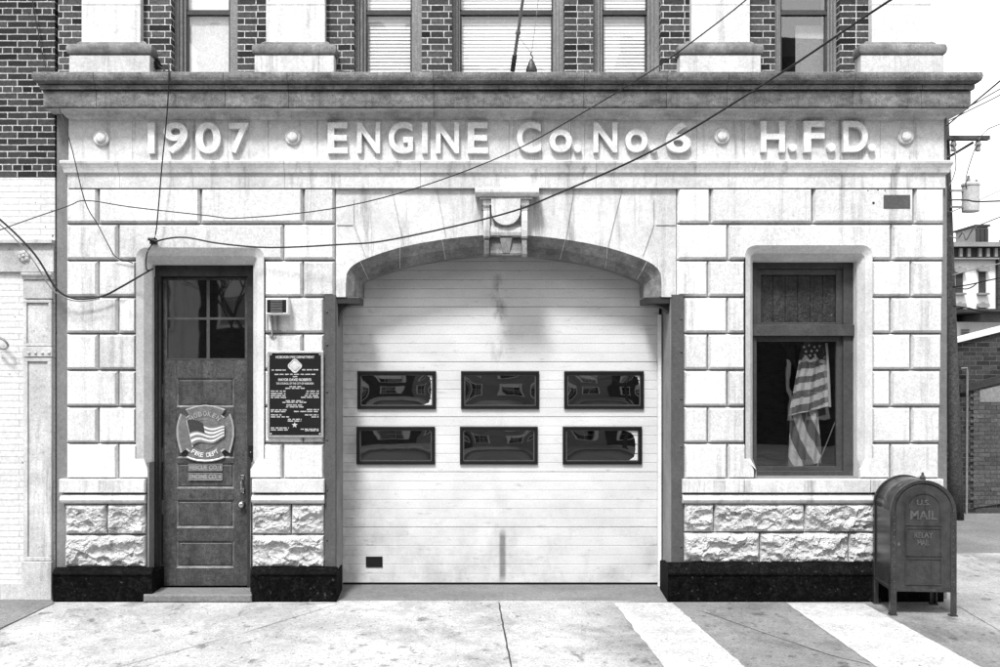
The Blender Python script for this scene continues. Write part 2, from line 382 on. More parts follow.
def stop_block(xa, xb, side, xin):
    """bottom block beside an opening, running out to the inner edge below the splay stop"""
    z0, z1 = Z(rows[7][1]), Z(rows[7][0]); zs = Z(459); ze = Z(470)
    if side > 0:
        o = [(X(xa), z1), (X(xa), z0), (X(xin), z0), (X(xin), ze), (X((xb+xin)/2), (zs+ze)/2+.02), (X(xb), zs), (X(xb), z1)]
        ch = [BV, BV, 0, 0, 0, .008, BV]
    else:
        o = [(X(xin), ze), (X(xin), z0), (X(xb), z0), (X(xb), z1), (X(xa), z1), (X(xa), zs), (X((xa+xin)/2), (zs+ze)/2+.02)]
        ch = [0, BV, BV, BV, .008, 0, 0]
    poly_block(o, ch)
for x0, x1 in ((65.5,97),(98,199.5),(200.5,302.5),(303.5,334.5)): blk(x0, x1, 0)
blk(65.5, 117, 1); blk(283.5, 334.5, 1); lintel_block(118, 282.5, 1, DO)
for i in range(2, 7):
    e = 334.5 if i == 2 else 324
    if i % 2 == 0: blk(65.5, 97, i); blk(98, 136, i); blk(264, 302, i); blk(303, e, i)
    else: blk(65.5, 117, i); blk(118, 136, i); blk(264, 282, i) if i != 3 else None; blk(283 if i != 3 else 264, e, i)
blk(65.5, 117, 7); stop_block(118, 136, 1, 147.5); stop_block(264, 282, -1, 250.5); blk(283, 324, 7)
for x0, x1 in ((678,710.5),(711.5,813),(814,914.5),(915.5,945)): blk(x0, x1, 0)
blk(677.5, 728, 1); blk(893, 944.8, 1); lintel_block(729, 892, 1, WO)
for i in range(2, 7):
    s0 = 677.5 if i == 2 else 684.5; e = 944.6-.75*(i-1)
    if i % 2 == 0: blk(s0, 708, i); blk(709, 745.5, i); blk(872.5, 911.5, i); blk(912.5, e, i)
    else: blk(s0, 727.5, i); blk(728.5, 745.5, i); blk(872.5, 891, i); blk(892, e, i)
blk(684.5, 727.5, 7); stop_block(728.5, 745.5, 1, 754); stop_block(872.5, 891, -1, 860.5); blk(892, 940, 7)
bl.build('rusticated_blocks', STONE, FS, bevel=.003); br_.build('rusticated_blocks', STONE, FS, bevel=.003)

# --- splayed surrounds of entrance and window
def surround(O, inL, inR, inT, zbot, name):
    m = MB(); zs = Z(459); ze = Z(470)
    def ring(a, b, t, r, y, ins):
        top = arc_top(a, b, t, r, zs); return [(p[0], y, p[1]) for p in top]
    o = ring(O[0], O[1], O[2], .105, 0, 0); mid = ring((O[0]*.45+inL*.55), (O[1]*.45+inR*.55), (O[2]*.5+inT*.5), .06, .045, 0)
    i2 = ring(inL, inR, inT, .012, .14, 0); i3 = [(p[0], .36, p[2]) for p in i2]
    m.loft([o, mid, i2, i3])
    # stops at the foot of the splay, straight reveal below them
    for sx, xin in ((0, inL), (-1, inR)):
        A, B, C = Vector(o[sx]), Vector(mid[sx]), Vector(i2[sx]); xo = A.x
        foot = Vector((xin, 0.0, ze))
        m.add([A, B, C, foot, (xin, .14, ze)], [(0,1,3), (1,2,4), (1,4,3)])
        m.add([(xin,0,ze),(xin,.36,ze),(xin,.36,zbot),(xin,0,zbot),(xin,.14,zs),(xin,.36,zs)], [(0,1,2,3),(0,4,5,1)])
        # fill at front between stop curve and opening
    return m.build(name, SURR, FS, smooth=False)
DI = (X(152,.14), X(253.3,.14), Z(264.3,.14)); WI = (X(752.5,.14), X(857,.14), Z(261.5,.14))
surround(DO, DI[0], DI[1], DI[2], 0, 'entrance_surround')
surround(WO, WI[0], WI[1], WI[2], Z(478), 'window_surround')

# --- arch over the garage
def mirror_arch(pts): return pts
oL = [(345.7,296.5),(345.7,283),(346.5,274),(349.5,268.5),(354,264.5),(360,261),(368.5,257.5),(384,252),(400,247.3),(420,243),(442,239.4),(462,236.8),(482,235.2),(505,234.6)]
iL = [(361.5,298),(361.5,290),(361.7,284),(362.5,282.2),(364.5,281),(368.5,279.5),(375.5,276.6),(388,272.3),(400,268.3),(420,263.8),(445.5,259.5),(463,257.5),(484,255.8),(505,255.2)]
cxp = 503.7
oR = [(2*cxp-a, b) for a, b in oL[::-1]][1:]; iR = [(2*503.4-a-1.5, b) for a, b in iL[::-1]][1:]
OUT = [P(a, b, .03) for a, b in oL+oR]; INN = [P(a, b, .20) for a, b in iL+iR]
am = MB(); y0 = .036
# front face between top edge and the outer curve
topz = Z(188.5, y0); L = X(336, y0); Rr = X(676, y0); zf = Z(297, y0)
fr = [(p.x, y0, p.z) for p in OUT]
am.loft([[(p[0], y0, topz) for p in fr], fr])
am.add([(L,y0,topz),(L,y0,zf),(fr[0][0],y0,zf),(fr[0][0],y0,topz)], [(0,1,2,3)])
am.add([(fr[-1][0],y0,topz),(fr[-1][0],y0,zf),(Rr,y0,zf),(Rr,y0,topz)], [(0,1,2,3)])
am.add([(L,y0,zf),(fr[0][0],y0,zf),(INN[0].x,.2,zf),(INN[0].x,.46,zf),(L,.46,zf)], [(0,1,2,3,4)])
am.add([(Rr,y0,zf),(Rr,.46,zf),(INN[-1].x,.46,zf),(INN[-1].x,.2,zf),(fr[-1][0],y0,zf)], [(0,1,2,3,4)])
am.add([(Rr,y0,topz),(Rr,y0,zf),(Rr,.3,zf),(Rr,.3,topz)], [(0,1,2,3)])
am.build('arch_stonework', STONE2, FS)
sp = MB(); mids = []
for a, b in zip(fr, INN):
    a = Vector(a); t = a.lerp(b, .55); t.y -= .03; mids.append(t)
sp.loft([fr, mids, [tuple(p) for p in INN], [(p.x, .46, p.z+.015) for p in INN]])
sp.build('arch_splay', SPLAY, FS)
for ix in (5, 8, 10, 16, 18, 21):
    MB().tube([fr[ix], mids[ix], tuple(INN[ix])], .0028, 5).build('splay_joint', SURR, FS)
jn = MB()
def jline(pts, wd=.0038, y=.0275):
    for (a, b) in zip(pts, pts[1:]):
        A, B = P(a[0], a[1], y), P(b[0], b[1], y); d = (B-A).normalized(); nn = Vector((-d.z, 0, d.x))*wd/2
        jn.add([A-nn, B-nn, B+nn, A+nn, A-nn+Vector((0,.006,0)), B-nn+Vector((0,.006,0)), B+nn+Vector((0,.006,0)), A+nn+Vector((0,.006,0))],
               [(0,1,2,3),(0,4,5,1),(1,5,6,2),(2,6,7,3),(3,7,4,0)])
for l in ([(392,190),(404,245.5)], [(437,190),(446,238)], [(574,190),(566,239)], [(622,190),(608,246.5)],
          [(354,200),(354,225),(366,257.5)], [(337,225),(353,225)], [(654,200),(654,225),(643,256)], [(656,225),(676,225)]): jline(l)
jn.build('arch_joints', JOINT, FS)
# --- keystone console
ks = MB()
def pj(px0, px1, py0, py1, p, mb=ks): mb.box(X(px0,-p), X(px1,-p), -p, .03, Z(py1,-p), Z(py0,-p))
def prof(px0, px1, pts, mb=ks):      # pts: (projection, py)
    mb.prism_x([(-p, Z(y, -p)) for p, y in pts] + [(.03, Z(pts[-1][1])), (.03, Z(pts[0][1]))], X(px0, -.1), X(px1, -.1))
prof(475, 538.5, [(.16,187.8),(.175,188.6),(.175,192),(.165,194),(.15,196.2),(.148,196.6)])
prof(480, 532.5, [(.13,196.8),(.13,199)])
prof(483, 529, [(.11,199),(.11,205)])
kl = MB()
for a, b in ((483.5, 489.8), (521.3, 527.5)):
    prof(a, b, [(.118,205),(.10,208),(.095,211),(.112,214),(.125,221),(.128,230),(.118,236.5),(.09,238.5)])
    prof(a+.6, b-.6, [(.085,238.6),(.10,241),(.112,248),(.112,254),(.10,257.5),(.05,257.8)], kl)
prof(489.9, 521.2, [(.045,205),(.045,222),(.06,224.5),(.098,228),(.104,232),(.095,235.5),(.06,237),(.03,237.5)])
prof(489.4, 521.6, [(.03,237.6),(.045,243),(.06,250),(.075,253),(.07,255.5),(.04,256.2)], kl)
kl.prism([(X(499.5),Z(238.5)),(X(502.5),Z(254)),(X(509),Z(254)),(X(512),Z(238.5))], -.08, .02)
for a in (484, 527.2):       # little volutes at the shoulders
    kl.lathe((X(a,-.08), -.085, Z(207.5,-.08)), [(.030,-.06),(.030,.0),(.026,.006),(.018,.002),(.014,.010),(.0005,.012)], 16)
pts = [(X(491.2,-.1), Z(199,-.1)), ]
for k in range(13):
    a = math.pi + k/12*math.pi; pts.append((X(505.8,-.1)+.142*math.cos(a), Z(212,-.1)+.135*math.sin(a)))
pts.append((X(520.4,-.1), Z(199,-.1)))
ks.prism(pts, -.138, .02)
kl.build('keystone_foot', SPLAY, FS, bevel=.003)  # lower keystone pieces, in darker grey than the rest
ks.build('keystone', STONE2, FS, bevel=.004)

# --- corbels at the springing, corner guards
for sgn, x0, x1 in ((1, 336, 361.5), (-1, 676, 643)):
    c = MB(); Ya, Yb2 = .05, .40
    xa, xb = X(x0, .1), X(x1, .2); lo, hi = min(xa, xb), max(xa, xb)
    c.box(lo, hi, Ya, Yb2, Z(304, .1), Z(297.6, .1))
    # hooked bracket underneath
    xw = X(338.5, .2) if sgn > 0 else X(670, .2)
    path = [(xb-sgn*.03, Z(305,.2)), (xb-sgn*.12, Z(306,.2)), (xw+sgn*.045, Z(311,.2)), (xw+sgn*.012, Z(320,.2)), (xw, Z(337,.2))]
    sp_ = smooth_pts([(a, 0, b) for a, b in path], 5)
    up = [(p.x, p.z) for p in sp_]; dn = [(xw-sgn*.025, Z(337,.2)), (xw-sgn*.025, Z(303,.2)), (xb-sgn*.02, Z(303,.2))]
    poly = up + dn
    if sgn > 0: poly = poly[::-1]
    c.prism(poly, .12, .26)
    c.build('corbel_bracket', IRON, FS, bevel=.004)
for a, b in ((324.5, 335.6), (672, 683.8)):
    g = MB(); g.cbox(X(a), X(b), .004, .1, Z(567), Z(294.5), .004)
    o = g.build('corner_guard', GUARD, FS)
    for k, y in enumerate((312, 345, 392, 440, 490, 540)):
        MB().lathe((X(b-2.5 if a > 600 else a+2.5), .004, Z(y + (7 if a > 600 else 0))), [(.011,0),(.010,.006),(.004,.009),(.0005,.009)], 8).build('bolt', IRON, o)

# --- garage jambs, lintel fill, tracks and door
gj = MB()
gj.box(X(335.7)-.001, X(335.7)+.006, YB, .62, 0, Z(298)); gj.build('garage_jamb', JAMB, FS); gj = MB(); gj.box(X(672)-.006, X(672)+.001, YB, .62, 0, Z(298))
gj.build('garage_jamb', JAMB, FS)
GY = .50
gd = thing  # placeholder
DX0, DX1 = X(341.5, GY), X(659, GY); dz0 = Z(583.5, GY)
sec = [583, 527.3, 472, 417, 362, 307, 252, 240]
g = MB(); prf = []
y = 583.3
zz = [Z(583.3, GY)]
for a, b in zip(sec, sec[1:]):
    h = (a-b)/6
    for k in range(6):
        z0, z1 = Z(a-h*k, GY), Z(a-h*(k+1), GY); seam = (k == 0)
        gr = .004 if seam else .0016; dp = .010 if seam else .0055
        prf += [(GY+dp, z0), (GY+dp, z0+gr), (GY, z0+gr+.003), (GY, z1-.0042), (GY+(.010 if k == 5 else .0035), z1-.001)]
g.prism_x(prf + [(GY+.05, prf[-1][1]), (GY+.05, prf[0][1])], DX0, DX1)
GD = g.build('garage_door', GARAGE, FS)
MB().box(DX0, DX1, GY-.004, GY+.045, Z(584.6, GY), Z(583.2, GY)+.004).build('bottom_seal', RUBBER, GD)
for ry in ((371.3, 409), (426.5, 464.3)):
    for ri, (a, b) in enumerate(((357.5, 436), (461, 539), (564, 643.5))):
        if ry[0] > 400: a, b = a-.8-ri*.3, b-1-ri*.4
        x0, x1, z0, z1 = X(a, GY), X(b, GY), Z(ry[1], GY), Z(ry[0], GY); t = .034
        f = MB(); outer = [(x0,z0),(x1,z0),(x1,z1),(x0,z1)]; inner = [(x0+t,z0+t),(x1-t,z0+t),(x1-t,z1-t),(x0+t,z1-t)]
        def rr(q, y): return [(p[0], y, p[1]) for p in q]
        f.loft([rr(outer, GY), rr(outer, GY-.022), rr([(x0+.006,z0+.006),(x1-.006,z0+.006),(x1-.006,z1-.006),(x0+.006,z1-.006)], GY-.028), rr([(p[0]+(.006 if p[0]>(x0+x1)/2 else -.006), p[1]+(.006 if p[1]>(z0+z1)/2 else -.006)) for p in inner], GY-.028), rr(inner, GY-.006)], 0, True)
        f.build('window_frame', RUBBER, GD)
        # inner bead
        f = MB(); q = .010; a2 = inner; b2 = [(x0+t+q,z0+t+q),(x1-t-q,z0+t+q),(x1-t-q,z1-t-q),(x0+t+q,z1-t-q)]
        f.loft([rr(a2, GY-.006), rr(a2, GY-.011), rr(b2, GY-.011), rr(b2, GY-.006)], 0, True); f.build('window_bead', GUARD, GD)
        # slightly bowed pane
        f = MB(); nx, nz = 16, 8; rws = []
        for j in range(nz+1):
            v = j/nz; rws.append([])
            for i in range(nx+1):
                u = i/nx; bow = .007*(1-(2*u-1)**4)*(1-(2*v-1)**2)
                rws[-1].append((x0+t+(x1-x0-2*t)*u, GY-.002-bow*(.6+.4*((ri*3+int(ry[0]))%2)), z0+t+(z1-z0-2*t)*v))
        tr = random.Random(int(a)+int(ry[0])); ta, tb2 = tr.uniform(-.01,.01), tr.uniform(-.008,.008)
        rws = [[(q[0], q[1]+ta*(q[0]-(x0+x1)/2)+tb2*(q[2]-(z0+z1)/2), q[2]) for q in w_] for w_ in rws]
        f.loft(rws); f.build('window_pane', DOORGL, GD, smooth=True, fix=False)
hs = MB(); x0, x1, z0, z1 = X(366, GY), X(382.5, GY), Z(567, GY), Z(556.5, GY)
hs.box(x0, x1, GY-.004, GY-.001, z0, z1)
hs.box(x0, x1, GY-.010, GY-.004, z0, z0+.012); hs.box(x0, x1, GY-.010, GY-.004, z1-.008, z1); hs.box(x0, x0+.01, GY-.010, GY-.004, z0+.012, z1-.008); hs.box(x1-.01, x1, GY-.010, GY-.004, z0+.012, z1-.008)
hs.build('lift_handle', RUBBER, GD)
tk = MB(); tk.box(X(338.2,.44), X(341,.44), .44, .475, 0.02, Z(322)); tk.build('door_track', TRACK, FS)
tk = MB(); tk.box(X(658.2,.44), X(661.4,.44), .44, .475, 0.02, Z(312)); tk.build('door_track', TRACK, FS)
MB().box(X(335.7)+.008, X(672)-.008, GY+.06, GY+.1, 0.0, 4.5).build('garage_backing', DGREY, FS)
rp = MB(); rp.add([(X(335.7)+.007,-.03,.002),(X(672)-.007,-.03,.002),(X(672)-.007,.55,Z(584,.5)),(X(335.7)+.007,.55,Z(584,.5)),
                   (X(335.7)+.007,-.03,-.05),(X(672)-.007,-.03,-.05),(X(672)-.007,.55,-.05),(X(335.7)+.007,.55,-.05)], [(0,1,2,3),(0,4,5,1),(1,5,6,2),(3,7,4,0)])
rp.build('threshold_ramp', RAMP, FS)

# --- frieze, architrave, cornice (mouldings with returns)
def mould(profile, xl, xr, name, mat, joints=(), yend=.9, gap=.0016, bevel=0):
    """profile: (projection, z) from bottom to top; split into stones at the joints"""
    m = MB(); cuts = [None]+[X(j, -.1) for j in joints]+[None]
    for a, b in zip(cuts, cuts[1:]):
        rows_ = []
        for p, z in profile:
            r = []
            if a is None: r += [(xl-p, yend, z), (xl-p, -p, z)]
            else: r += [(a+gap, .06, z), (a+gap, -p, z)]
            if b is None: r += [(xr+p, -p, z), (xr+p, yend, z)]
            else: r += [(b-gap, -p, z), (b-gap, .06, z)]
            rows_.append(r)
        m.loft(rows_)
        for e in (0, -1):   # closing bottom and top
            r = rows_[e]; m.add(r, [(0,1,2,3)])
    return m.build(name, mat, FS, bevel=bevel)
fz = MB(); js = [None, 132, 268, 317, 375, 430, 509, 571, 585, 697, 745, 881, None]
for a, b in zip(js, js[1:]):
    fz.box(XL if a is None else X(a)+.0015, XR if b is None else X(b)-.0015, .02, .1, Z(161.5)-.02, Z(116))
fz.build('frieze', FRIEZE, FS)
r_ = [(.004, Z(188)), (.004, Z(175)), (.012, Z(174.4)), (.030, Z(173)), (.034, Z(171)), (.04, Z(169)), (.052, Z(166)), (.06, Z(164.4)), (.062, Z(162.5)), (.055, Z(161.3)), (-.015, Z(160.8))]
mould(r_, XL, XR, 'architrave', STONE2, (116, 283, 420, 597, 731, 895), yend=.5)
pc = [(-.01, Z(119.5)), (.004, Z(118)), (.02, Z(116.6,-.02)), (.035, Z(113.6,-.03)), (.062, Z(110.5,-.06)), (.09, Z(109,-.09)), (.10, Z(108,-.1)), (.165, Z(108.4,-.17))]
mould(pc, XL, XR, 'cornice_bed_mould', BEDM, (106, 290, 434, 583, 725, 905), yend=.5)
co = [(.165, Z(107.4,-.17)), (.172, Z(106,-.17)), (.172, Z(91.6,-.17)), (.15, Z(91,-.15)), (.15, Z(89.6,-.15)), (.197, Z(89,-.2)), (.2, Z(85.2,-.2)), (.172, Z(84.8,-.17)), (.14, Z(84.6,-.2)), (.19, Z(84.2,-.2)), (.222, Z(83.0,-.21)), (.243, Z(80.5,-.235)), (.252, Z(77.6,-.24)), (.254, Z(75.2,-.25)), (.25, Z(72.6,-.25)), (.24, Z(71.9,-.24)), (-.05, Z(70.8,-.24))]
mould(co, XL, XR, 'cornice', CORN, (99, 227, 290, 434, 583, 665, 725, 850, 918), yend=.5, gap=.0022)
for px_, py_ in ((101,138),(292.7,137),(722,136),(906,136.5)):
    m = MB().lathe((X(px_), .02, Z(py_)), [(.078,-.002),(.078,.018),(.070,.026),(.052,.028),(.05,.024),(.048,.045),(.035,.054),(.012,.058),(.0005,.058)], 24)
    m.build('frieze_boss', LETTER, FS, smooth=False, bevel=0)
LT = [('I',147.8,154.4,122.8,153.2),('9',163.4,187.4,122.4,153.2),('0',195.4,220.4,122.4,153.2),('7',229,248.2,122.8,153.2),
      ('E',327.6,347.6,122.4,153),('N',357,380,122.4,153),('G',388.6,413,121.8,153.2),('I',422,427.6,122.4,153),('N',436,459,122.4,153),('E',467.6,488,122.4,153),
      ('C',517,541,121.8,152.6),('o',549.4,572,129.4,152),('.',574,581.5,145,152.4),('N',593.6,617.4,122,152),('o',625.4,647.6,129,152),('.',650.2,657.4,145,152),('6',666,691,121.8,152.4),
      ('H',761,785,121,151.8),('.',789,797,143.5,151.4),('F',804,824.7,121,151.8),('.',827.4,836,143.3,151.4),('D',843.4,868,121,151.8),('.',868.6,876,143.5,151.4)]
YL = -.034
for ch, a, b, t, d in LT:
    bx = (X(a, YL), X(b, YL), Z(d, YL), Z(t, YL))
    if ch == 'I': o = MB().box(bx[0], bx[1], YL, .02, bx[2], bx[3]).build('raised_letter', LETTER, FS)
    elif ch == '.':
        cx_, cz_, rd = (bx[0]+bx[1])/2, (bx[2]+bx[3])/2, (bx[1]-bx[0])/2
        o = MB().lathe((cx_, .02, cz_), [(rd,-.001),(rd,.050),(rd*.92,.055),(.0005,.055)], 20).build('raised_letter', LETTER, FS)
    else: o = glyphs(ch, bx, .055, YL, .022 if ch not in 'o' else .02, LETTER, 'raised_letter', FS)

# --- sill course, torus moulding, rock-faced courses, plinths
sc_ = MB(); mo = MB()
def sill(a, b, sc_):
    sc_.cbox(X(a,-.05), X(b,-.05), -.05, .05, Z(493,-.05), Z(479.5,-.05), .008, .012)
for grp in (((58.5,144.6),), ((251.5,324),), ((683,744.6),(745,871),(871.4,944))):
    sc_ = MB()
    for a, b in grp: sill(a, b, sc_)
    sc_.build('sill_course', STONE2, FS)
for a, b in ((60,144.6),(251.5,324),(683,943.5)):
    mo = MB(); mo.prism_x([(.03,Z(503.5)),(-.02,Z(503.2)),(-.045,Z(501.5)),(-.056,Z(499.5)),(-.052,Z(497.5)),(-.035,Z(496)),(-.035,Z(494.8)),(.03,Z(494.2))], X(a,-.04), X(b,-.04)); mo.build('torus_moulding', STONE2, FS)
rk = MB()
def rock(px0, px1, py0, py1, seed):
    x0, x1, z0, z1 = X(px0), X(px1), Z(py1), Z(py0); nx = max(8, int((x1-x0)/.009)); nz = max(8, int((z1-z0)/.009)); rws = []
    rnd = random.Random(seed)
    # conchoidal spalls: a bulging face from which scoops have been knocked, mostly towards the lower edge
    sc2 = [(rnd.uniform(x0, x1), rnd.uniform(z0-.02, z0+(z1-z0)*.62), rnd.uniform(.05, .13), rnd.uniform(.03, .055)) for _ in range(int((x1-x0)*15)+3)]
    for j in range(nz+1):
        v = j/nz; row = []
        for i in range(nx+1):
            u = i/nx; x = x0+(x1-x0)*u; z = z0+(z1-z0)*v
            p = Vector((x*6+seed*3.1, z*6, seed))
            e = min(1, (min(u, 1-u)*(x1-x0))/.035, (min(v, 1-v)*(z1-z0))/.04); e = max(0, e)**.5
            h = .062 + .022*noise.noise(p) + .013*noise.noise(p*2.7) + .008*noise.noise(p*7) + .006*noise.noise(p*15)
            wx = x + .02*noise.noise(p*1.7); wz = z + .02*noise.noise(p*1.9+Vector((5,5,5)))
            for (sx, sz, sr, sd) in sc2:
                d = math.hypot(wx-sx, (wz-sz)*1.5)/sr
                if d < 1: h = min(h, .062 - sd*(1-d*d)**.5*.9 + .010*noise.noise(p*4) + (.02 if wz > sz else 0)*0)
            for sc3, am3 in ((11, .5), (29, .42)):
                q3 = Vector((wx*sc3, wz*sc3*1.25, seed*2.0)); pt = noise.voronoi(q3)[1][0]; hs1 = math.sin(pt.x*127.1+pt.y*311.7)*43758.5; hs2 = math.sin(pt.x*269.5+pt.y*183.3)*43758.5
                g1, g2 = hs1-math.floor(hs1)-.5, hs2-math.floor(hs2)-.62
                h += am3*(g1*(q3.x-pt.x)+g2*(q3.y-pt.y))/sc3
            row.append((x, .028 - e*max(h, .004), z))
        rws.append(row)
    rk.loft(rws)
    rk.box(x0, x1, .027, .04, z0, z1)
sd = 1
for a, b, c, d in ((65,106.6,504,534),(107.4,145,504,534),(65,145,535.5,567),(252,290.6,504,534),(291.4,324,504,534),(252,324,535.5,567),
                   (684,713.8,503.5,532),(714.4,804.4,503.5,532),(805,941,503.5,532),(684,759.6,533.2,562.5),(760.4,848.6,533.2,562.5),(849.4,941,533.2,562.5)):
    if sd in (4, 7): rk.build('rock_faced_course', ROCK, FS); rk = MB()
    rock(a, b, c, d, sd); sd += 1
rk.build('rock_faced_course', ROCK, FS)
pl = MB()
for a, b, t in ((52.5,152,567.5),(251,336.5,567.5),(668,944,562.5)):
    x0, x1 = X(a,-.09), X(b,-.09)
    pl = MB(); pl.prism_x([(.35,-.05),(-.09,-.05),(-.09,Z(576,-.09)),(-.102,Z(575.3,-.1)),(-.102,Z(573.5,-.1)),(-.045,Z(t+1,-.04)),(-.04,Z(t,-.04)),(.03,Z(t)),(.03,Z(t+4)),(.35,Z(t+4))], x0, x1); pl.build('plinth', PLINTH, FS, bevel=.006)

# --- entrance step, frame and door leaf
st = MB(); st.cbox(X(143,-.12), X(251.5,-.12), -.12, .40, 0, Z(594.6,-.12), .012); st.box(DI[0]+.02, DI[1]-.02, .2, .42, Z(594.6,-.12), Z(588.5,.25))
st.build('door_step', RAMP, FS, bevel=.006)
fy = .24
LX0, LX1, LZ0, LZ1 = X(163,.3), X(248,.3), Z(588.5,.3), Z(277.5,.3)
fm = MB(); fm.box(DI[0]-.01, LX0-.004, fy, .40, .05, LZ1+.005); fm.box(LX1+.004, DI[1]+.01, fy, .40, .05, LZ1+.005); fm.box(DI[0]-.01, DI[1]+.01, fy, .40, LZ1+.005, DI[2]+.01)
fm.box(DI[0], LX0-.03, fy-.03, fy, .05, LZ1); 
fm.build('door_frame', WOOD, FS, bevel=.004)
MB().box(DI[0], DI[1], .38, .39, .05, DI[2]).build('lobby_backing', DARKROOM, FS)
lf = MB(); ly = .30
gx0, gx1, gz0, gz1 = X(166,.3), X(246,.3), Z(359.5,.3), Z(280,.3)
pans = [(378,407),(418,458),(463,488.5),(500,528),(541,568)]
px0, px1 = X(176.5,.3), X(234,.3)
lf.box(LX0, px0, ly, ly+.045, LZ0, gz0); lf.box(px1, LX1, ly, ly+.045, LZ0, gz0)
edges = [gz0] + [q for a, b in pans for q in (Z(a,.3), Z(b,.3))] + [LZ0]
for k in range(0, len(edges), 2): lf.box(px0, px1, ly, ly+.045, edges[k+1], edges[k])
lf.box(LX0, gx0, ly, ly+.045, gz0, LZ1); lf.box(gx1, LX1, ly, ly+.045, gz0, LZ1); lf.box(gx0, gx1, ly, ly+.045, gz1, LZ1)
LEAF = lf.build('entrance_door', LEAFP, FS, bevel=.003)
for a, b in pans:
    za, zb = Z(b,.3), Z(a,.3)
    pn = MB(); pn.loft([[(px0,ly+.002,za),(px1,ly+.002,za),(px1,ly+.002,zb),(px0,ly+.002,zb)],
                        [(px0+.018,ly+.020,za+.018),(px1-.018,ly+.020,za+.018),(px1-.018,ly+.020,zb-.018),(px0+.018,ly+.020,zb-.018)],
                        [(px0+.03,ly+.012,za+.03),(px1-.03,ly+.012,za+.03),(px1-.03,ly+.012,zb-.03),(px0+.03,ly+.012,zb-.03)]], 0, True)
    q = len(pn.v); pn.f.append([q-4,q-3,q-2,q-1]); pn.m.append(0)
    for q2 in range(4): pn.m[q2] = 1
    pn.build('door_panel', [LEAFP, WOODL], LEAF)
gl = MB(); gl.box(gx0, gx1, ly+.02, ly+.026, gz0, gz1); gl.build('door_glass', DOORG2, LEAF)
mt = MB(); mx_ = X(208,.3)
mt.box(mx_-.016, mx_+.016, ly+.006, ly+.019, gz0, gz1); mz = Z(318.5,.3)
mt.box(gx0, mx_-.017, ly+.008, ly+.019, mz-.012, mz+.012); mt.box(mx_+.017, gx1, ly+.008, ly+.019, mz-.012, mz+.012)
t = .012
mt.box(gx0, gx1, ly-.003, ly+.018, gz0-.001, gz0+t); mt.box(gx0, gx0+t, ly+.003, ly+.018, gz0+t, gz1); mt.box(gx1-t, gx1, ly+.003, ly+.018, gz0+t, gz1)
mt.build('glazing_bars', FRAME, LEAF)
for y in (391, 455, 507, 572):
    h = MB(); h.tube([(LX0-.006, ly-.014, Z(y+7,.3)), (LX0-.006, ly-.014, Z(y-7,.3))], .010, 8); h.box(LX0-.03, LX0+.015, ly-.004, ly-.001, Z(y+6.5,.3), Z(y-6.5,.3)); h.build('hinge', GUARD, LEAF)
h = MB(); hx = X(241.5,.25)
h.cbox(hx-.02, hx+.02, ly-.012, ly-.001, Z(480.5,.25), Z(475.5,.25), .004); h.cbox(hx-.02, hx+.02, ly-.012, ly-.001, Z(493.5,.25), Z(489.5,.25), .004)
h.tube(smooth_pts([(hx, ly-.01, Z(479,.25)), (hx, ly-.05, Z(481,.25)), (hx, ly-.055, Z(485,.25)), (hx, ly-.05, Z(489,.25)), (hx, ly-.01, Z(491,.25))], 4), .009, 8)
h.build('pull_handle', SILVER, LEAF, smooth=False)
MB().lathe((X(241,.25), ly, Z(505,.25)), [(.036,0),(.036,.008),(.02,.012),(.018,.03),(.032,.04),(.034,.052),(.022,.062),(.0005,.064)], 20).build('door_knob', SILVER, LEAF, smooth=True)

# --- ground-floor window
wy = .24; win0, win1 = WI[0], WI[1]
zb, zt2 = Z(476,.24), WI[2]
wf = MB()
a0, a1 = X(756.5,wy), X(843.5,wy)          # inside edges of frame
tb, tt = Z(336,wy), Z(325,wy); topi = Z(268.5,wy)
wf.box(win0-.01, a0, wy, .36, zb, zt2); wf.box(a1, win1+.01, wy, .36, zb, zt2)
wf.box(a0, a1, wy, .36, topi, zt2); wf.box(a0, a1, wy, .36, zb-.03, Z(471,wy)); wf.box(win0, win1, wy-.035, wy-.002, tb, tt); wf.box(a0,a1, wy+.002,.36,tb+.004,tt-.004)
WF = wf.build('window_frame', FRAME, FS, bevel=.004)
sy = .275
su = MB(); sx1 = X(836.5, sy)
su.box(a0, a0+.012, sy, sy+.05, Z(471,wy), tb); su.box(sx1, a1, sy, sy+.05, Z(471,wy), tb); su.box(a0+.012, sx1, sy, sy+.05, Z(471,wy), Z(466.5,sy)); su.box(a0+.012, sx1, sy, sy+.05, Z(341.5,sy), tb)
su.build('lower_sash', FRAME, WF, bevel=.003)
MB().box(a0+.012, sx1, sy+.024, sy+.028, Z(466.5,sy), Z(341.5,sy)).build('window_pane', CLEAR, WF)
tp = MB(); ty = .27
tx0, tx1, tz0, tz1 = X(759,ty), X(838,ty), Z(324,ty), Z(272,ty)
tp.box(a0, tx0+.02, ty, ty+.05, tt, topi); tp.box(tx1-.02, a1, ty, ty+.05, tt, topi); tp.box(tx0+.02, tx1-.02, ty, ty+.05, tt, tz0+.015); tp.box(tx0+.02, tx1-.02, ty, ty+.05, tz1-.03, topi)
tp.build('transom_frame', FRAME, WF, bevel=.003)
bd = MB(); n_ = 6; bx0, bx1 = tx0+.02, tx1-.02
for k in range(n_):
    u0 = bx0+(bx1-bx0)*k/n_; u1 = bx0+(bx1-bx0)*(k+1)/n_; bd.cbox(u0+.001, u1-.001, ty+.022, ty+.04, tz0+.015, tz1-.03, .004)
bd.build('boarded_transom', BOARDS, WF)
rm = MB()      # dim room behind the window
x0, x1, y0_, y1_, z0, z1 = 7.0, 9.18, .52, 4.2, .7, 4.5
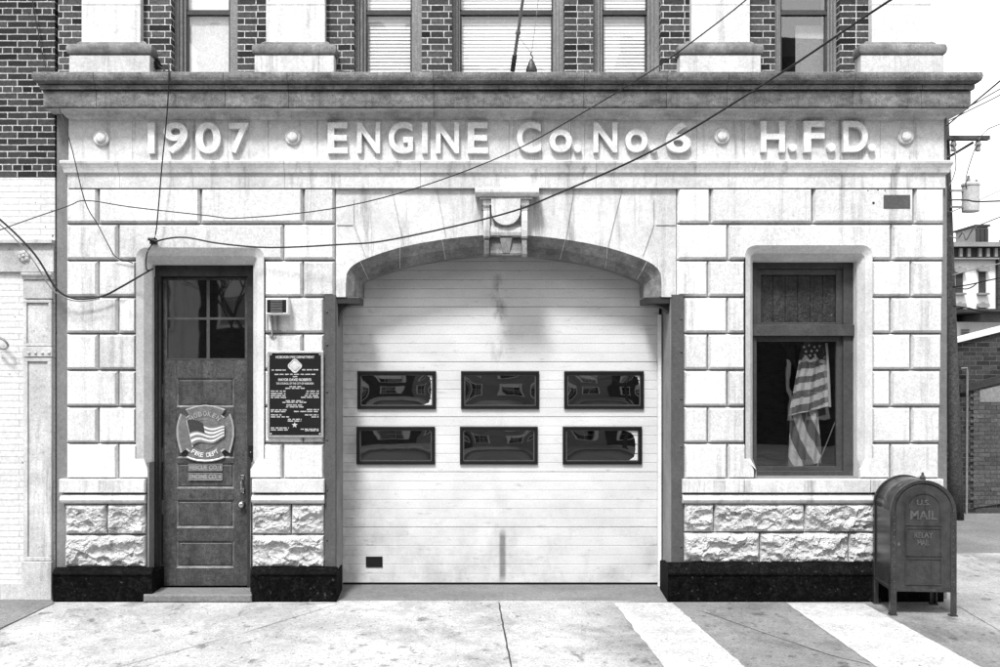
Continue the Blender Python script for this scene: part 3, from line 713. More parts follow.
rm.add([(x0,y0_,z0),(x1,y0_,z0),(x1,y1_,z0),(x0,y1_,z0),(x0,y0_,z1),(x1,y0_,z1),(x1,y1_,z1),(x0,y1_,z1)], [(0,1,2,3),(7,6,5,4),(1,5,6,2),(2,6,7,3),(3,7,4,0)])
rm.box(7.0, WI[0]+.03, .36, .52, .7, 4.5); rm.box(WI[1]-.03, 9.18, .40, .519, .7, 4.5)
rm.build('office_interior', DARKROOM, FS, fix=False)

# --- upper storey
UY = .03
wins = [(171.5,186.5,230.5,237.6,'shade'),(354,366,412,421.7,'slats'),(452,460,553,564.5,'slats'),(593,602,647,661,'slats'),(775,780,827,840,'bare')]
uz0 = Z(71,-.2)-.12; uz1 = 9.6; wt_ = 7.55
ub = MB(); xs = [.57]
for a, _, _, b, _ in wins: xs += [X(a,UY), X(b,UY)]
xs.append(X(928,UY))
for k in range(0, len(xs), 2): ub.box(xs[k], xs[k+1], UY, .47, uz0, uz1)
for k in range(1, len(xs)-1, 2): ub.box(xs[k], xs[k+1], UY, .47, wt_, uz1)
ub.build('upper_brick_wall', BRICKM, FS)
for k in range(1, len(xs)-1, 2): MB().box(xs[k]-.12, xs[k+1]+.12, UY-.03, UY-.002, wt_+.002, wt_+.28).build('window_lintel', STONE, FS)
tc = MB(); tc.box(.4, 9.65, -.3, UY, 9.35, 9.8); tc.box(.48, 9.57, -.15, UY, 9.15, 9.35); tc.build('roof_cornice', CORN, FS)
for wi_, (a, b, c, d, kind) in enumerate(wins):
    f = MB(); x0, x1 = X(a,UY), X(d,UY); g0, g1 = X(b,.22), X(c,.22); rz = 12.5
    bt, tpz = uz0, wt_
    # moulded box frame: three steps on each side
    for (e0, e1, s_) in ((x0, g0, 1), (x1, g1, -1)):
        wd = abs(e1-e0)
        for q, (u0, u1, yy) in enumerate(((0,.42,.13),(.42,.72,.16),(.72,1.0,.20))):
            p0, p1 = e0+s_*wd*u0, e0+s_*wd*u1; f.box(min(p0,p1), max(p0,p1), yy, .40, bt, tpz)
    f.box(g0, g1, .2, .4, tpz-.08, tpz); 
    dark = kind in ('shade',)
    F = f.build('upper_window', FRAMEL, FS, bevel=.004)
    zr = Z(12.3,.22)
    m = MB(); m.box(g0, g1, .215, .26, zr-.026, zr+.022); m.box(g0, g0+.018, .225, .27, bt, zr-.026); m.box(g1-.018, g1, .225, .27, bt, zr-.026)
    m.box(g0, g0+.014, .205, .25, zr+.022, tpz-.08); m.box(g1-.014, g1, .205, .25, zr+.022, tpz-.08); m.box(g0+.018, g1-.018, .225, .27, bt, uz0+.16)
    m.build('sash_frame', IRON if kind != 'bare' else FRAME, F)
    m = MB(); m.box(g0+.018, g1-.018, .244, .248, uz0+.1, zr-.026); m.box(g0+.014, g1-.014, .228, .232, zr+.022, tpz-.08)
    m.build('window_pane', UPGLASS if kind != 'bare' else CLEAR, F)
    if kind == 'slats':
        m = MB(); z = uz0+.1
        while z < tpz-.1:
            m.add([(g0+.01,.272,z),(g1-.01,.272,z),(g1-.01,.280,z+.036),(g0+.01,.280,z+.036),(g0+.01,.2735,z-.001),(g1-.01,.2735,z-.001),(g1-.01,.2815,z+.035),(g0+.01,.2815,z+.035)],
                  [(0,1,2,3),(7,6,5,4),(0,4,5,1),(2,6,7,3)]); z += .037
        m.build('venetian_blind', BLIND, F)
        MB().box(g0-.02, g1+.02, .30, .31, bt, tpz).build('blind_backing', BLIND, F)
    elif kind == 'shade':
        MB().box(g0+.002, g1-.002, .272, .277, bt, tpz).build('roller_shade', BLIND, F)
    else:
        MB().box(g0+.19, g1+.0, .32, .325, bt, zr-.10).build('window_shade', BLIND, F)
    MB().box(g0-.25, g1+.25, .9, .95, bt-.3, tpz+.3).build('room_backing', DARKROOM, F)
pils = [((69,150),(81.5,140.5),0),((254.5,334),(266,325),0),((680,761),(691.5,750),0),((861,944),(872,931),0)]
for (b0, b1), (s0, s1), _ in pils:
    m = MB(); bx0, bx1 = X(b0,-.13), X(b1,-.13); tz_ = Z(55,-.13)
    m.cbox(bx0, bx1, -.13, UY, uz0+.05, tz_, .006)
    B = m.build('pilaster', STONE2, FS)
    # torus, fillet
    m = MB(); c = (tz_+Z(43.5,-.13))/2; hh = (Z(43.5,-.13)-tz_)/2
    pr = [(.0, tz_)] + [(.03+.022*math.cos(t_), c-.0+hh*.92*math.sin(t_)) for t_ in [R(-90+15*k) for k in range(13)]] + [(.0, c+hh), (-.02, c+hh+.012), (-.028, c+hh+.03), (-.05, c+hh+.045), (-.052, c+hh+.05)]
    rws = [[(bx0-p+.03, UY, z), (bx0-p+.03, -.13-p+.03, z), (bx1+p-.03, -.13-p+.03, z), (bx1+p-.03, UY, z)] for p, z in pr]
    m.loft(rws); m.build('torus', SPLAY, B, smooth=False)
    m = MB(); sx0, sx1 = X(s0,-.06), X(s1,-.06); z0 = pr[-1][1]-.02; zj = Z(5,-.06)
    m.cbox(sx0, sx1, -.06, UY, z0, zj-.0015, .004); m.cbox(sx0, sx1, -.06, UY, zj+.0015, 9.15, .004)
    m.build('shaft', STONE, B)
# small fixings on the stone
MB().box(X(883.5), X(910), -.004, .0, Z(208.5), Z(195)).build('patch_plate', GUARD, FS)
m = MB()
for a, b in ((873.5,203),(868,190.5),(878,190),(885,190.5)): m.lathe((X(a), 0, Z(b)), [(.014 if b > 200 else .008,-.001),(.012 if b > 200 else .006,.003),(.0005,.003)], 10)
m.build('bolt_holes', IRON, FS)

# ================================================================== SIGNS AND FITTINGS ON THE FRONT
# dedication plaque
PQ = thing('wall_plaque', (X(295), -.02, Z(437)), 'black dedication plaque with a pale metal border to the right of the entrance', 'plaque')
x0, x1, z0, z1 = X(267.5,-.02), X(323.5,-.02), Z(437.5,-.02), Z(351,-.02)
m = MB(); t = .022
m.loft([[(x0,.0,z0),(x1,.0,z0),(x1,.0,z1),(x0,.0,z1)], [(x0,-.03,z0),(x1,-.03,z0),(x1,-.03,z1),(x0,-.03,z1)],
        [(x0+t*.3,-.034,z0+t*.3),(x1-t*.3,-.034,z0+t*.3),(x1-t*.3,-.034,z1-t*.3),(x0+t*.3,-.034,z1-t*.3)],
        [(x0+t,-.034,z0+t),(x1-t,-.034,z0+t),(x1-t,-.034,z1-t),(x0+t,-.034,z1-t)], [(x0+t,-.022,z0+t),(x1-t,-.022,z0+t),(x1-t,-.022,z1-t),(x0+t,-.022,z1-t)]], 0, True)
m.build('border', BRONZE, PQ)
MB().box(x0+.01, x1-.01, -.024, .0, z0+.01, z1-.01).build('face', PLATE, PQ)
def plx(u): return x0 + (u-50)/(450-50)*(x1-x0)       # plaque crop units
def plz(v): return z1 - (v-42)/(650-42)*(z1-z0)
m = MB()
for cxx, czz in ((75,65),(425,65),(75,625),(425,625)): m.lathe((plx(cxx), -.024, plz(czz)), [(.012,0),(.010,.006),(.0005,.008)], 10)
m.build('corner_screw', BRONZE, PQ)
m = MB()
for k in range(24):
    pass
ring = lambda r, y, q=.0: [(plx(247)+r*math.cos(2*math.pi*k/32)*(1+.10*math.cos(4*2*math.pi*k/32)), y, plz(147)+r*math.sin(2*math.pi*k/32)*(1+.10*math.cos(4*2*math.pi*k/32))) for k in range(32)]
m.loft([ring(.064,-.024), ring(.064,-.030), ring(.055,-.031), ring(.052,-.026), ring(.044,-.026), ring(.040,-.031), ring(.02,-.034), ring(.0005,-.034)], 0, True)
m.build('crest', BRONZL, PQ)
m = MB()
glyphs('HOBOKEN FIRE DEPARTMENT', (plx(110), plx(385), plz(94), plz(76)), .003, -.0275, .02, ret=m)
glyphs('MAYOR DAVID ROBERTS', (plx(128), plx(364), plz(253), plz(234)), .003, -.0275, .03, ret=m)
glyphs('THE COUNCIL OF THE CITY OF HOBOKEN', (plx(113), plx(380), plz(277), plz(263)), .003, -.0275, .02, ret=m)
rnd = random.Random(3)
def words(u0, u1, v, h=9):
    u = u0
    while u < u1-6:
        wdt = min(rnd.uniform(16, 44), u1-u)
        q = u
        while q < u+wdt-4:      # letter-sized relief marks
            lw = rnd.uniform(3, 5.5); m.box(plx(q), plx(min(q+lw, u+wdt)), -.0275, -.0245, plz(v+h*rnd.uniform(.38,.5)), plz(v-h*rnd.uniform(.38,.5))); q += lw+1.6
        u += wdt+6
for a, b, v in ((80,196,176),(298,415,174),(102,392,206),(232,266,222),(208,292,292),(178,318,304),(75,180,324),(75,182,340),(75,192,355),(75,200,369),(330,420,324),(326,420,340),(316,420,355),(290,420,368),
                (182,308,392),(158,336,403),(186,308,422),(184,310,435),(75,196,456),(75,190,468),(332,420,454),(240,420,467),(75,155,491),(75,210,505),(318,420,491),(366,420,505),(198,298,522),(196,296,534),(75,208,582),(75,200,596),(288,420,591),(320,420,601)): words(a, b, v)
m.build('raised_lettering', BRONZL, PQ)
# small star device
m = MB(); cxx, czz = plx(245), plz(562)
m.prism([(cxx+(.03 if k%2==0 else .013)*math.sin(2*math.pi*k/10), czz+(.03 if k%2==0 else .013)*math.cos(2*math.pi*k/10)) for k in range(10)][::-1], -.028, -.0245)
m.build('star', BRONZL, PQ)

# fire department emblem on the door
EM = thing('door_emblem', (X(205.5,.28), .28, Z(461,.28)), 'cross-shaped metal fire department emblem with a waving flag on the dark entrance door', 'emblem')
ey = .288
def ex(u): return X(165+u/6.675, ey)
def ez(v): return Z(395+v/6.675, ey)
half = [(270,65),(325,72),(370,85),(403,95),(378,133),(400,150),(436,122),(452,165),(463,215),(463,275),(452,330),(436,388),(402,363),(378,382),(400,418),(365,432),(325,442),(270,446)]
poly = [(ex(u), ez(v)) for u, v in half] + [(ex(541-u), ez(v)) for u, v in half[::-1][1:-1]]
def inset(poly, d):
    c = (sum(p[0] for p in poly)/len(poly), sum(p[1] for p in poly)/len(poly)); return [(c[0]+(p[0]-c[0])*(1-d), c[1]+(p[1]-c[1])*(1-d)) for p in poly]
m = MB(); i1, i2 = inset(poly, .035), inset(poly, .07)
m.loft([[(p[0], ly-.001, p[1]) for p in poly], [(p[0], ey-.01, p[1]) for p in poly], [(p[0], ey-.012, p[1]) for p in i1], [(p[0], ey-.006, p[1]) for p in i2]], 0, True)
m.build('cast_rim', BRONZE, EM)
MB().prism([(p[0], p[1]) for p in inset(poly, .05)][::-1], ey-.0065, ly-.001).build('shield_face', CAST, EM)
m = MB(); cc = (ex(268), ez(262))
m.lathe((cc[0], ey-.006, cc[1]), [(.160,0),(.160,.004),(.150,.005),(.150,.002),(.0005,.002)], 32); m.build('centre_disc', CAST, EM)
def arc_text(txt, r, a0, a1, size, up, mb):
    for k, ch in enumerate(txt):
        if ch == ' ': continue
        a = R(a0 + (a1-a0)*k/(len(txt)-1)); cx_, cz_ = cc[0]+r*math.cos(a), cc[1]+r*math.sin(a)
        tmp = MB(); wd = size*(.35 if ch in 'I.' else .72)
        glyphs(ch, (-wd/2, wd/2, -size/2, size/2), .004, ey-.012, .02, ret=tmp)
        rot = a-math.pi/2 if up else a+math.pi/2
        mb.add([(cx_+v[0]*math.cos(rot)-v[2]*math.sin(rot), v[1], cz_+v[0]*math.sin(rot)+v[2]*math.cos(rot)) for v in tmp.v], tmp.f)
m = MB(); arc_text('HOBOKEN', .213, 130, 50, .050, True, m); m.build('raised_lettering', BRONZE, EM)
m = MB(); arc_text('FIRE DEPT', .213, 236, 304, .046, False, m); m.build('raised_lettering', CLOTHW, EM)
# the little waving flag
def wave_flag(A, B, C, D, y, amp, nst, mats, name, parent, canton=(.42,.54), nx=40, nz=26, fold=1.5, wav=0.0):
    """A top-left, B top-right, C bottom-right, D bottom-left (x,z)"""
    A, B, C, D = map(Vector, (A, B, C, D)); mb = MB(); vs = []
    for j in range(nz+1):
        for i in range(nx+1):
            u, v = i/nx, j/nz; p = A.lerp(B, u).lerp(D.lerp(C, u), v)
            vs.append((p.x, y - amp*math.sin(u*math.pi*2*fold+v*1.0), p.y + wav*math.sin(u*math.pi*2*1.15+.2)))
    for j in range(nz):
        for i in range(nx):
            u, v = (i+.5)/nx, (j+.5)/nz
            mi = 2 if (u < canton[0] and v < canton[1]) else (1 if int(v*nst) % 2 == 0 else 0)
            mb.add([], []) ; mb.f.append([j*(nx+1)+i, j*(nx+1)+i+1, (j+1)*(nx+1)+i+1, (j+1)*(nx+1)+i]); mb.m.append(mi)
    mb.v = vs
    return mb.build(name, mats, parent, smooth=True, fix=False)
FL = wave_flag((ex(150),ez(172)), (ex(400),ez(208)), (ex(400),ez(292)), (ex(185),ez(338)), ey-.020, .006, 9, [CLOTHW, CLOTHR, CLOTHB], 'relief_flag', EM, (.44,.5), 48, 36, 1.2, .022)
m = MB(); m.tube([(ex(148), ey-.014, ez(168)), (ex(188), ey-.014, ez(345))], .006, 6); m.build('relief_staff', CLOTHW, EM)
for k, (txt, v0, v1) in enumerate((('RESCUE CO. 1', 460, 507), ('ENGINE CO. 4', 522, 570))):
    NP = thing('name_plate', (ex(267), .3, ez(v1)), ('upper small metal plate reading RESCUE CO. 1 below the emblem', 'lower small metal plate reading ENGINE CO. 4 below the emblem')[k], 'name plate', 'small name plates on the door')
    a, b = ex(155), ex(380); z0_, z1_ = ez(v1), ez(v0)
    MB().box(a, b, ly-.0, ly+.011, z0_, z1_).build('backing', CAST, NP); m = MB(); t = .005
    m.box(a, b, ly-.006, ly-.0005, z1_-t, z1_); m.box(a, b, ly-.006, ly-.0005, z0_, z0_+t); m.box(a, a+t, ly-.006, ly-.0005, z0_+t, z1_-t); m.box(b-t, b, ly-.006, ly-.0005, z0_+t, z1_-t); m.build('rim', BRONZE, NP)
    glyphs(txt, (a+.012, b-.012, z0_+.014, z1_-.014), .004, ly-.005, .03, BRONZE, 'raised_lettering', NP)
# keypad on the right door jamb
KP = thing('door_buzzer', (X(251,.2), .2, Z(457,.2)), 'small black buzzer box on the door jamb beside the entrance door', 'buzzer')
MB().cbox(X(248.6,.2), X(253.4,.2), .19, .238, Z(456.5,.2), Z(445,.2), .004).build('housing', RUBBER, KP); MB().lathe((X(251,.2), .19, Z(452,.2)), [(.009,0),(.008,.006),(.0005,.007)], 12).build('button', SILVER, KP)
# siren / alarm box
AL = thing('alarm_box', (X(277), -.05, Z(315)), 'small white alarm box with grille above the black plaque', 'alarm box')
ax0, ax1, az0, az1 = X(266,-.12), X(288.3,-.12), Z(314.8,-.12), Z(298,-.12)
m = MB(); m.cbox(ax0, ax1, -.13, .0, az0, az1, .010); m.build('case', TRACK, AL)
m = MB(); m.box(ax0+.012, ax1-.018, -.1325, -.1305, az0+.022, az1-.018); m.build('recess', RUBBER, AL)
m = MB()
for k in range(5):
    z = az0+.026+k*.0255; m.box(ax0+.048, ax1-.055, -.1385, -.1335, z, z+.019)
m.build('grille', GUARD, AL)
m = MB(); m.box(X(271.5), X(273.0), -.02, 0, Z(337), Z(315.2)); m.box(X(277), X(278.2), -.014, 0, Z(331), Z(315.2)); m.box(X(267), X(268), -.006, 0, Z(330), Z(315.2)); m.box(X(266.5), X(280), -.008, -.001, Z(332), Z(330.8)); m.tube(smooth_pts([P(269,334,-.01), P(272,338,-.012), P(276,336,-.01)],4), .005, 6)
m.build('mounting_bracket', WIREG, AL)

# ================================================================== FLAG IN THE WINDOW
FG = thing('flag', (X(812,.5), .5, Z(466,.5)), 'American flag hanging furled behind the ground floor window glass', 'flag')
def flag_patch(A, B, C, D, Y, nst, kind, name):
    A, B, C, D = [Vector((X(a,Y), Z(b,Y))) for a, b in (A, B, C, D)]; nx, nz = 46, 66; mb = MB(); vs = []
    for j in range(nz+1):
        for i in range(nx+1):
            u, v = i/nx, j/nz; p = A.lerp(B, u).lerp(D.lerp(C, u), v)
            w_ = math.sin(u*math.pi*5+v*1.5+(1 if kind else 0))*.5 + math.sin(u*math.pi*2.2+1)*.6
            vs.append((p.x+.006*math.sin(v*7+u*3)*(u > .02), Y-.020*w_*(.4+.6*v)-.010*math.sin(u*23+v*4), p.y + .003*math.sin(u*9)))
    for j in range(nz):
        for i in range(nx):
            u, v = (i+.5)/nx, (j+.5)/nz
            if kind == 0:
                s_ = v*10.0 + .55*u + .08*math.sin(u*9); mi = 2 if v < .23+.035*math.sin(u*17+1) else (1 if int(s_) % 2 == 1 else 0)
            else:
                s_ = u*3.3 - v*2.6 + 9; mi = 1 if int(s_) % 2 == 0 else 0
            mb.f.append([j*(nx+1)+i, j*(nx+1)+i+1, (j+1)*(nx+1)+i+1, (j+1)*(nx+1)+i]); mb.m.append(mi)
    mb.v = vs; return mb.build(name, [CLOTHW, CLOTHR, CLOTHB], FG, smooth=True, fix=False)
FYY = .40
flag_patch((802,341), (827,343), (830,406), (788,416), FYY, 9, 0, 'upper_fold')
flag_patch((790,411), (819,408), (821,463), (787,468), FYY+.06, 6, 1, 'lower_fold')
m = MB(); rnd = random.Random(5)
for (a, b) in ((804,347),(809,345.5),(814.5,347),(806,351.5),(811.5,351),(817,350.5),(805,356),(810,355.5),(815,355),(819.5,346)):
    cxx, czz, rr_ = X(a,FYY-.04), Z(b,FYY-.04), .018
    m.prism([(cxx+(rr_ if k%2==0 else rr_*.42)*math.sin(2*math.pi*k/10), czz+(rr_ if k%2==0 else rr_*.42)*math.cos(2*math.pi*k/10)) for k in range(10)][::-1], FYY-.042, FYY-.040)
m.build('stars', CLOTHW, FG)
m = MB(); m.tube(smooth_pts([P(826.5,343,FYY-.03), P(828.5,375,FYY-.03), P(830,407,FYY-.03)], 4), .013, 6); m.build('hoist_edge', CLOTHW, FG)
m = MB(); m.tube([P(816,470,FYY+.03), P(838,415,FYY+.03), P(846,395,FYY+.03)], .007, 8); m.build('staff', GREYM, FG)

# ================================================================== FLAGPOLE AND TACKLE ABOVE THE CORNICE
FP = thing('flagpole', (X(512,-.1), -.1, Z(71,-.1)), 'slanting grey flagpole rising from the cornice in front of the widest upper window', 'flagpole')
b0 = P(512.5,71,-.12); b1 = P(518,33,-.35); b2 = b0 + (b1-b0)*3.3
MB().tube([b0, b0+(b1-b0)*.42], .024, 10).build('socket', IRON, FP); MB().tube([b0+(b1-b0)*.42, b1, b2], [.017,.016,.013], 10).build('pole', GREYM, FP)
MB().tube([b1-(b1-b0)*.04, b1+(b1-b0)*.05], .024, 10).build('cleat', GREYM, FP)
HB = thing('hanging_pulley', (X(531.5,-.15), -.15, Z(70,-.15)), 'dark pulley block on a thin rope beside the flagpole', 'pulley')
m = MB(); bx_, by_, bz_ = X(531.5,-.15), -.15, Z(71,-.2)
m.loft([[(bx_+r*math.cos(2*math.pi*k/14), by_+r*math.sin(2*math.pi*k/14)*.7, bz_+z) for k in range(14)] for r, z in ((.052,0),(.056,.02),(.048,.05),(.032,.09),(.016,.125),(.0005,.13))], 0, True)
m.build('block', IRON, HB, smooth=True)
m = MB(); m.tube(smooth_pts([(bx_,by_,bz_+.125),(bx_+.012,by_,bz_+.15),(bx_-.006,by_,bz_+.175),(bx_,by_,bz_+.2)],5), .007, 6); m.build('hook', IRON, HB)
m = MB(); m.tube([(bx_,by_,bz_+.19), P(536,20,-.25), P(541,-25,-.45)], .0035, 5); m.tube([(bx_,by_,bz_+.19), P(519,37,-.3)], .003, 5); m.build('rope', ROPE, HB)

# ================================================================== NEIGHBOURING BUILDING (left)
NB = thing('shopfront_building', (-2.0, .1, 0), 'white painted brick shopfront building with dark brick upper floor left of the fire station', 'building')
ny = .06; nx1 = X(54.8, ny)
MB().box(-6, nx1, ny, 9, Z(177,ny), 9.4).build('upper_brick_wall', BRICKN, NB)
MB().box(-6, nx1, ny+.004, 9, 0.0, Z(177.3,ny)).build('painted_brick_wall', BRICKW, NB)
m = MB(); m.box(-6, nx1-.002, ny-.03, ny+.003, Z(272,ny), Z(244,ny)); m.box(-6, nx1-.001, ny-.075, ny+.003, Z(243.8,ny), Z(240.5,ny)); m.build('lintel_band', NSTONE, NB)
m = MB(); px0_, px1_ = X(25,ny), X(53.8,ny)
def frm(a, b, t, d, z_in=.012, y=ny-.05, wd=3.2):
    m.box(X(a,ny), X(b,ny), y, ny+.003, Z(t+wd,ny), Z(t,ny)); m.box(X(a,ny), X(b,ny), y, ny+.003, Z(d,ny), Z(d-wd,ny))
    m.box(X(a,ny), X(a+wd,ny), y, ny+.003, Z(d-wd,ny), Z(t+wd,ny)); m.box(X(b-wd,ny), X(b,ny), y, ny+.003, Z(d-wd,ny), Z(t+wd,ny))
    m.box(X(a+wd,ny), X(b-wd,ny), y+.02, ny+.003, Z(d-wd,ny), Z(t+wd,ny))
m.prism_x([(ny+.003,Z(280,ny)),(ny-.06,Z(280,ny)),(ny-.065,Z(277.5,ny)),(ny-.085,Z(276,ny)),(ny-.09,Z(273.2,ny)),(ny+.003,Z(272.4,ny))], X(24.5,ny), nx1-.001)
m.box(px0_, px1_, ny-.045, ny+.003, Z(299,ny), Z(280.2,ny))
frm(25.5, 53.5, 300, 346.5); frm(25.5, 53.5, 357.5, 520+40, wd=4.2)
m.box(X(25,ny), X(54,ny), ny-.06, ny+.003, Z(357,ny), Z(347,ny))
m.box(X(24.5,ny), X(54.2,ny), ny-.07, ny+.003, 0, Z(560.4,ny))
m.build('pilaster', NSTONE, NB, bevel=.006)
m = MB()
for k in range(4): m.lathe((X(29+k*6.7,ny-.06), ny-.06, Z(353,ny)), [(.016,-.001),(.014,.010),(.007,.016),(.0005,.017)], 10)
m.build('studs', NSTONE, NB, smooth=True)
m = MB(); rc = (X(24.5,ny-.03), ny-.03, Z(256.5,ny))
for k in range(6):
    a = k*math.pi/3+.3; m.lathe((rc[0]+.038*math.cos(a), rc[1], rc[2]+.038*math.sin(a)), [(.026,-.001),(.024,.016),(.014,.026),(.0005,.024)], 12)
m.lathe(rc, [(.02,-.001),(.018,.03),(.0005,.036)], 12); m.build('rosette', NSTONE, NB, smooth=True)
MB().box(-6, X(24.2,ny), ny-.05, ny, 0, Z(583,ny)).build('base_course', NSTONE, NB)
m = MB(); m.tube(smooth_pts([P(-3,337,0), P(4,340,-.05), P(8,346,-.03), P(3,349,-.05), P(-4,346,0)], 4), .012, 6); m.build('wall_tie', WIREG, NB)

# ================================================================== MAILBOX
MX, MY, MR = 8.957, -.405, R(-4.2)
MBX = thing('mailbox', (MX, MY, 0), 'dark steel round-topped U.S. mail relay box on four legs on the sidewalk', 'mailbox')
MBX.rotation_euler = (0, 0, MR)
class LM(MB):
    def put(s, name, mat, parent=MBX, **k):
        o = s.build(name, mat, None, **k); loc = Vector(o.location)
        if parent is MBX: o.parent = MBX; o.location = loc
        else: o.parent = parent; o.location = loc - Vector(parent.location)
        return o
W2, DP, HT, BB = .298, .26, 1.27, .225
def archp(w2, top, bot, n=20):
    pts = [(-w2, bot), (w2, bot)]
    for k in range(n+1):
        a = k/n*math.pi; pts.append((w2*math.cos(a), top-w2+w2*math.sin(a)))
    return pts
m = LM(); m.prism(archp(W2-.012, HT-.012, BB), -DP+.012, DP-.012); body = m.put('body', MAILP)
for p in body.data.polygons: p.use_smooth = abs(p.normal.y) < .5 and p.area < .1
# rims front and back
for ys, nm in ((-DP, 'front_rim'), (DP-.02, 'rear_rim')):
    m = LM(); o_ = archp(W2, HT, BB+.0); i_ = archp(W2-.032, HT-.032, BB+.03)
    m.loft([[(p[0], ys+.02, p[1]) for p in o_], [(p[0], ys, p[1]) for p in o_], [(p[0], ys, p[1]) for p in i_], [(p[0], ys+.02, p[1]) for p in i_]], 0, True)
    m.put(nm, MAILP, bevel=.003)
m = LM(); m.prism(archp(W2-.045, HT-.045, BB+.03), -DP+.002, -DP+.011); door = m.put('door', MAILD, bevel=.003)
# raised mouldings on the door: arched panel and two square ones
def ringm(pts, t, y0_, y1_, mb):
    c = (sum(p[0] for p in pts)/len(pts), sum(p[1] for p in pts)/len(pts))
    n = len(pts); ins = []
    for i in range(n):
        p0, p1, p2 = Vector(pts[i-1]), Vector(pts[i]), Vector(pts[(i+1)%n]); d1 = (p1-p0).normalized(); d2 = (p2-p1).normalized()
        nn = (Vector((-d1.y,d1.x))+Vector((-d2.y,d2.x))).normalized(); k_ = max(.5, nn.dot(Vector((-d1.y,d1.x)))); ins.append(p1+nn*t/k_)
    mb.loft([[(p[0], y1_, p[1]) for p in pts], [(p[0], y0_, p[1]) for p in pts], [(p.x, y0_, p.y) for p in ins], [(p.x, y1_, p.y) for p in ins]], 0, True)
m = LM(); pw = .165
ringm(archp(pw, 1.155, .845, 16), .012, -DP-.006, -DP+.003, m); ringm([(-pw,.56),(pw,.56),(pw,.825),(-pw,.825)], .010, -DP-.006, -DP+.003, m); ringm([(-pw,.29),(pw,.29),(pw,.54),(-pw,.54)], .010, -DP-.006, -DP+.003, m)
m.put('door_moulding', MAILD, parent=door)
m = LM(); glyphs('U.S.', (-.062,.062,1.035,1.085), .006, -DP-.004, .02, ret=m); glyphs('MAIL', (-.12,.12,.90,.985), .006, -DP-.004, .02, ret=m)
glyphs('RELAY', (-.085,.085,.730,.78), .007, -DP-.004, .025, ret=m); glyphs('MAIL', (-.055,.055,.660,.71), .007, -DP-.004, .025, ret=m)
m.put('raised_lettering', MAILE, parent=door)
m = LM(); m.lathe((-W2+.072, -DP, .665), [(.014,0),(.013,.008),(.0005,.010)], 12); m.box(-W2+.062, -W2+.082, -DP-.004, -DP+.002, .645, .685); m.put('lock', MAILE, parent=door)
for sx in (-1, 1):
    for sy_ in (-1, 1):
        m = LM(); xo = sx*W2; yo = sy_*DP; t = .008; wd = .052
        ztop = HT-W2
        m.box(min(xo, xo-sx*wd), max(xo, xo-sx*wd), min(yo+sy_*.004, yo-sy_*t), max(yo+sy_*.004, yo-sy_*t), 0.012, ztop if sy_ > 0 else ztop)
        m.box(min(xo+sx*.003, xo-sx*t), max(xo+sx*.003, xo-sx*t), min(yo-sy_*t, yo-sy_*wd), max(yo-sy_*t, yo-sy_*wd), 0.012, ztop)
        m.box(min(xo+sx*.01, xo-sx*.06), max(xo+sx*.01, xo-sx*.06), min(yo+sy_*.01, yo-sy_*.06), max(yo+sy_*.01, yo-sy_*.06), 0.001, 0.012)
        leg = m.put('leg', MAILP)
        m = LM()
        for k in range(13): m.lathe((xo-sx*.030, yo+(sy_*.004 if sy_ < 0 else -.0), .26+k*.06), [(.0055,0),(.0045,.003),(.0005,.004)] if sy_ < 0 else [(.0055,-.01),(.0005,-.009)], 6)
        m.put('rivets', MAILE, parent=leg)
m = LM()     # side rivets and base strap on the left side
for k in range(9): m.box(-W2-.0045, -W2+.014, -DP+.09+k*.042-.003, -DP+.09+k*.042+.003, .262, .268)
m.prism_x([(-DP+.06,BB+.01),(DP-.06,BB+.01),(DP-.06,BB+.24),(-DP+.06,BB+.24)], -W2+.0105, -W2+.0125); m.put('base_strap', MAILP)
m = LM(); m.loft([[(.14+r*math.cos(2*math.pi*k/10), .15+r*math.sin(2*math.pi*k/10), HT-.045+z) for k in range(10)] for r, z in ((.03,0),(.028,.035),(.014,.05),(.010,.075),(.0005,.08))], 0, True); m.put('lifting_lug', MAILP)

# ================================================================== GROUND
def sheet(name, x0, x1, y0, y1, z, mat, parent=None, label=None):
    o = MB().add([(x0,y0,z),(x1,y0,z),(x1,y1,z),(x0,y1,z)], [(0,1,2,3)]).build(name, mat, parent, fix=False)
    return o
tag(sheet('ground', -400, 400, -400, 400, -.135, ASPH), kind='structure')
sw = MB(); sw.box(-14, 30, -4.6, 2.62, -.13, 0.0)
SW = tag(sw.build('sidewalk', CONC), kind='structure')
kb = MB(); kb.box(-14, 30, -4.76, -4.6, -.13, .003); tag(kb.build('kerb', RAMP, bevel=.01), kind='structure')
tag(sheet('road', -60, 60, -14, -4.76, -.131, ASPH), kind='structure')
tag(sheet('side_lot', 9.49, 60, 2.62, 40, -.012, ASPHL), kind='structure')
# asphalt patch in front of the neighbouring building
A1, A2 = P(55,603,-.03), P(0,628,0)
def gp(px, py, z=0.0):
    d = (CH-z)*1000/(py-374); return Vector((CX+(px-475)*d/1000, d-10, z))
q = [gp(54,603,.004), gp(-60,656,.004), Vector((-14,-1.9,.004)), Vector((-14,.05,.004)), Vector((.5,.05,.004))]
tag(MB().add(q, [(0,1,2,3,4)]).build('asphalt_patch', ASPHL, fix=False), kind='structure')
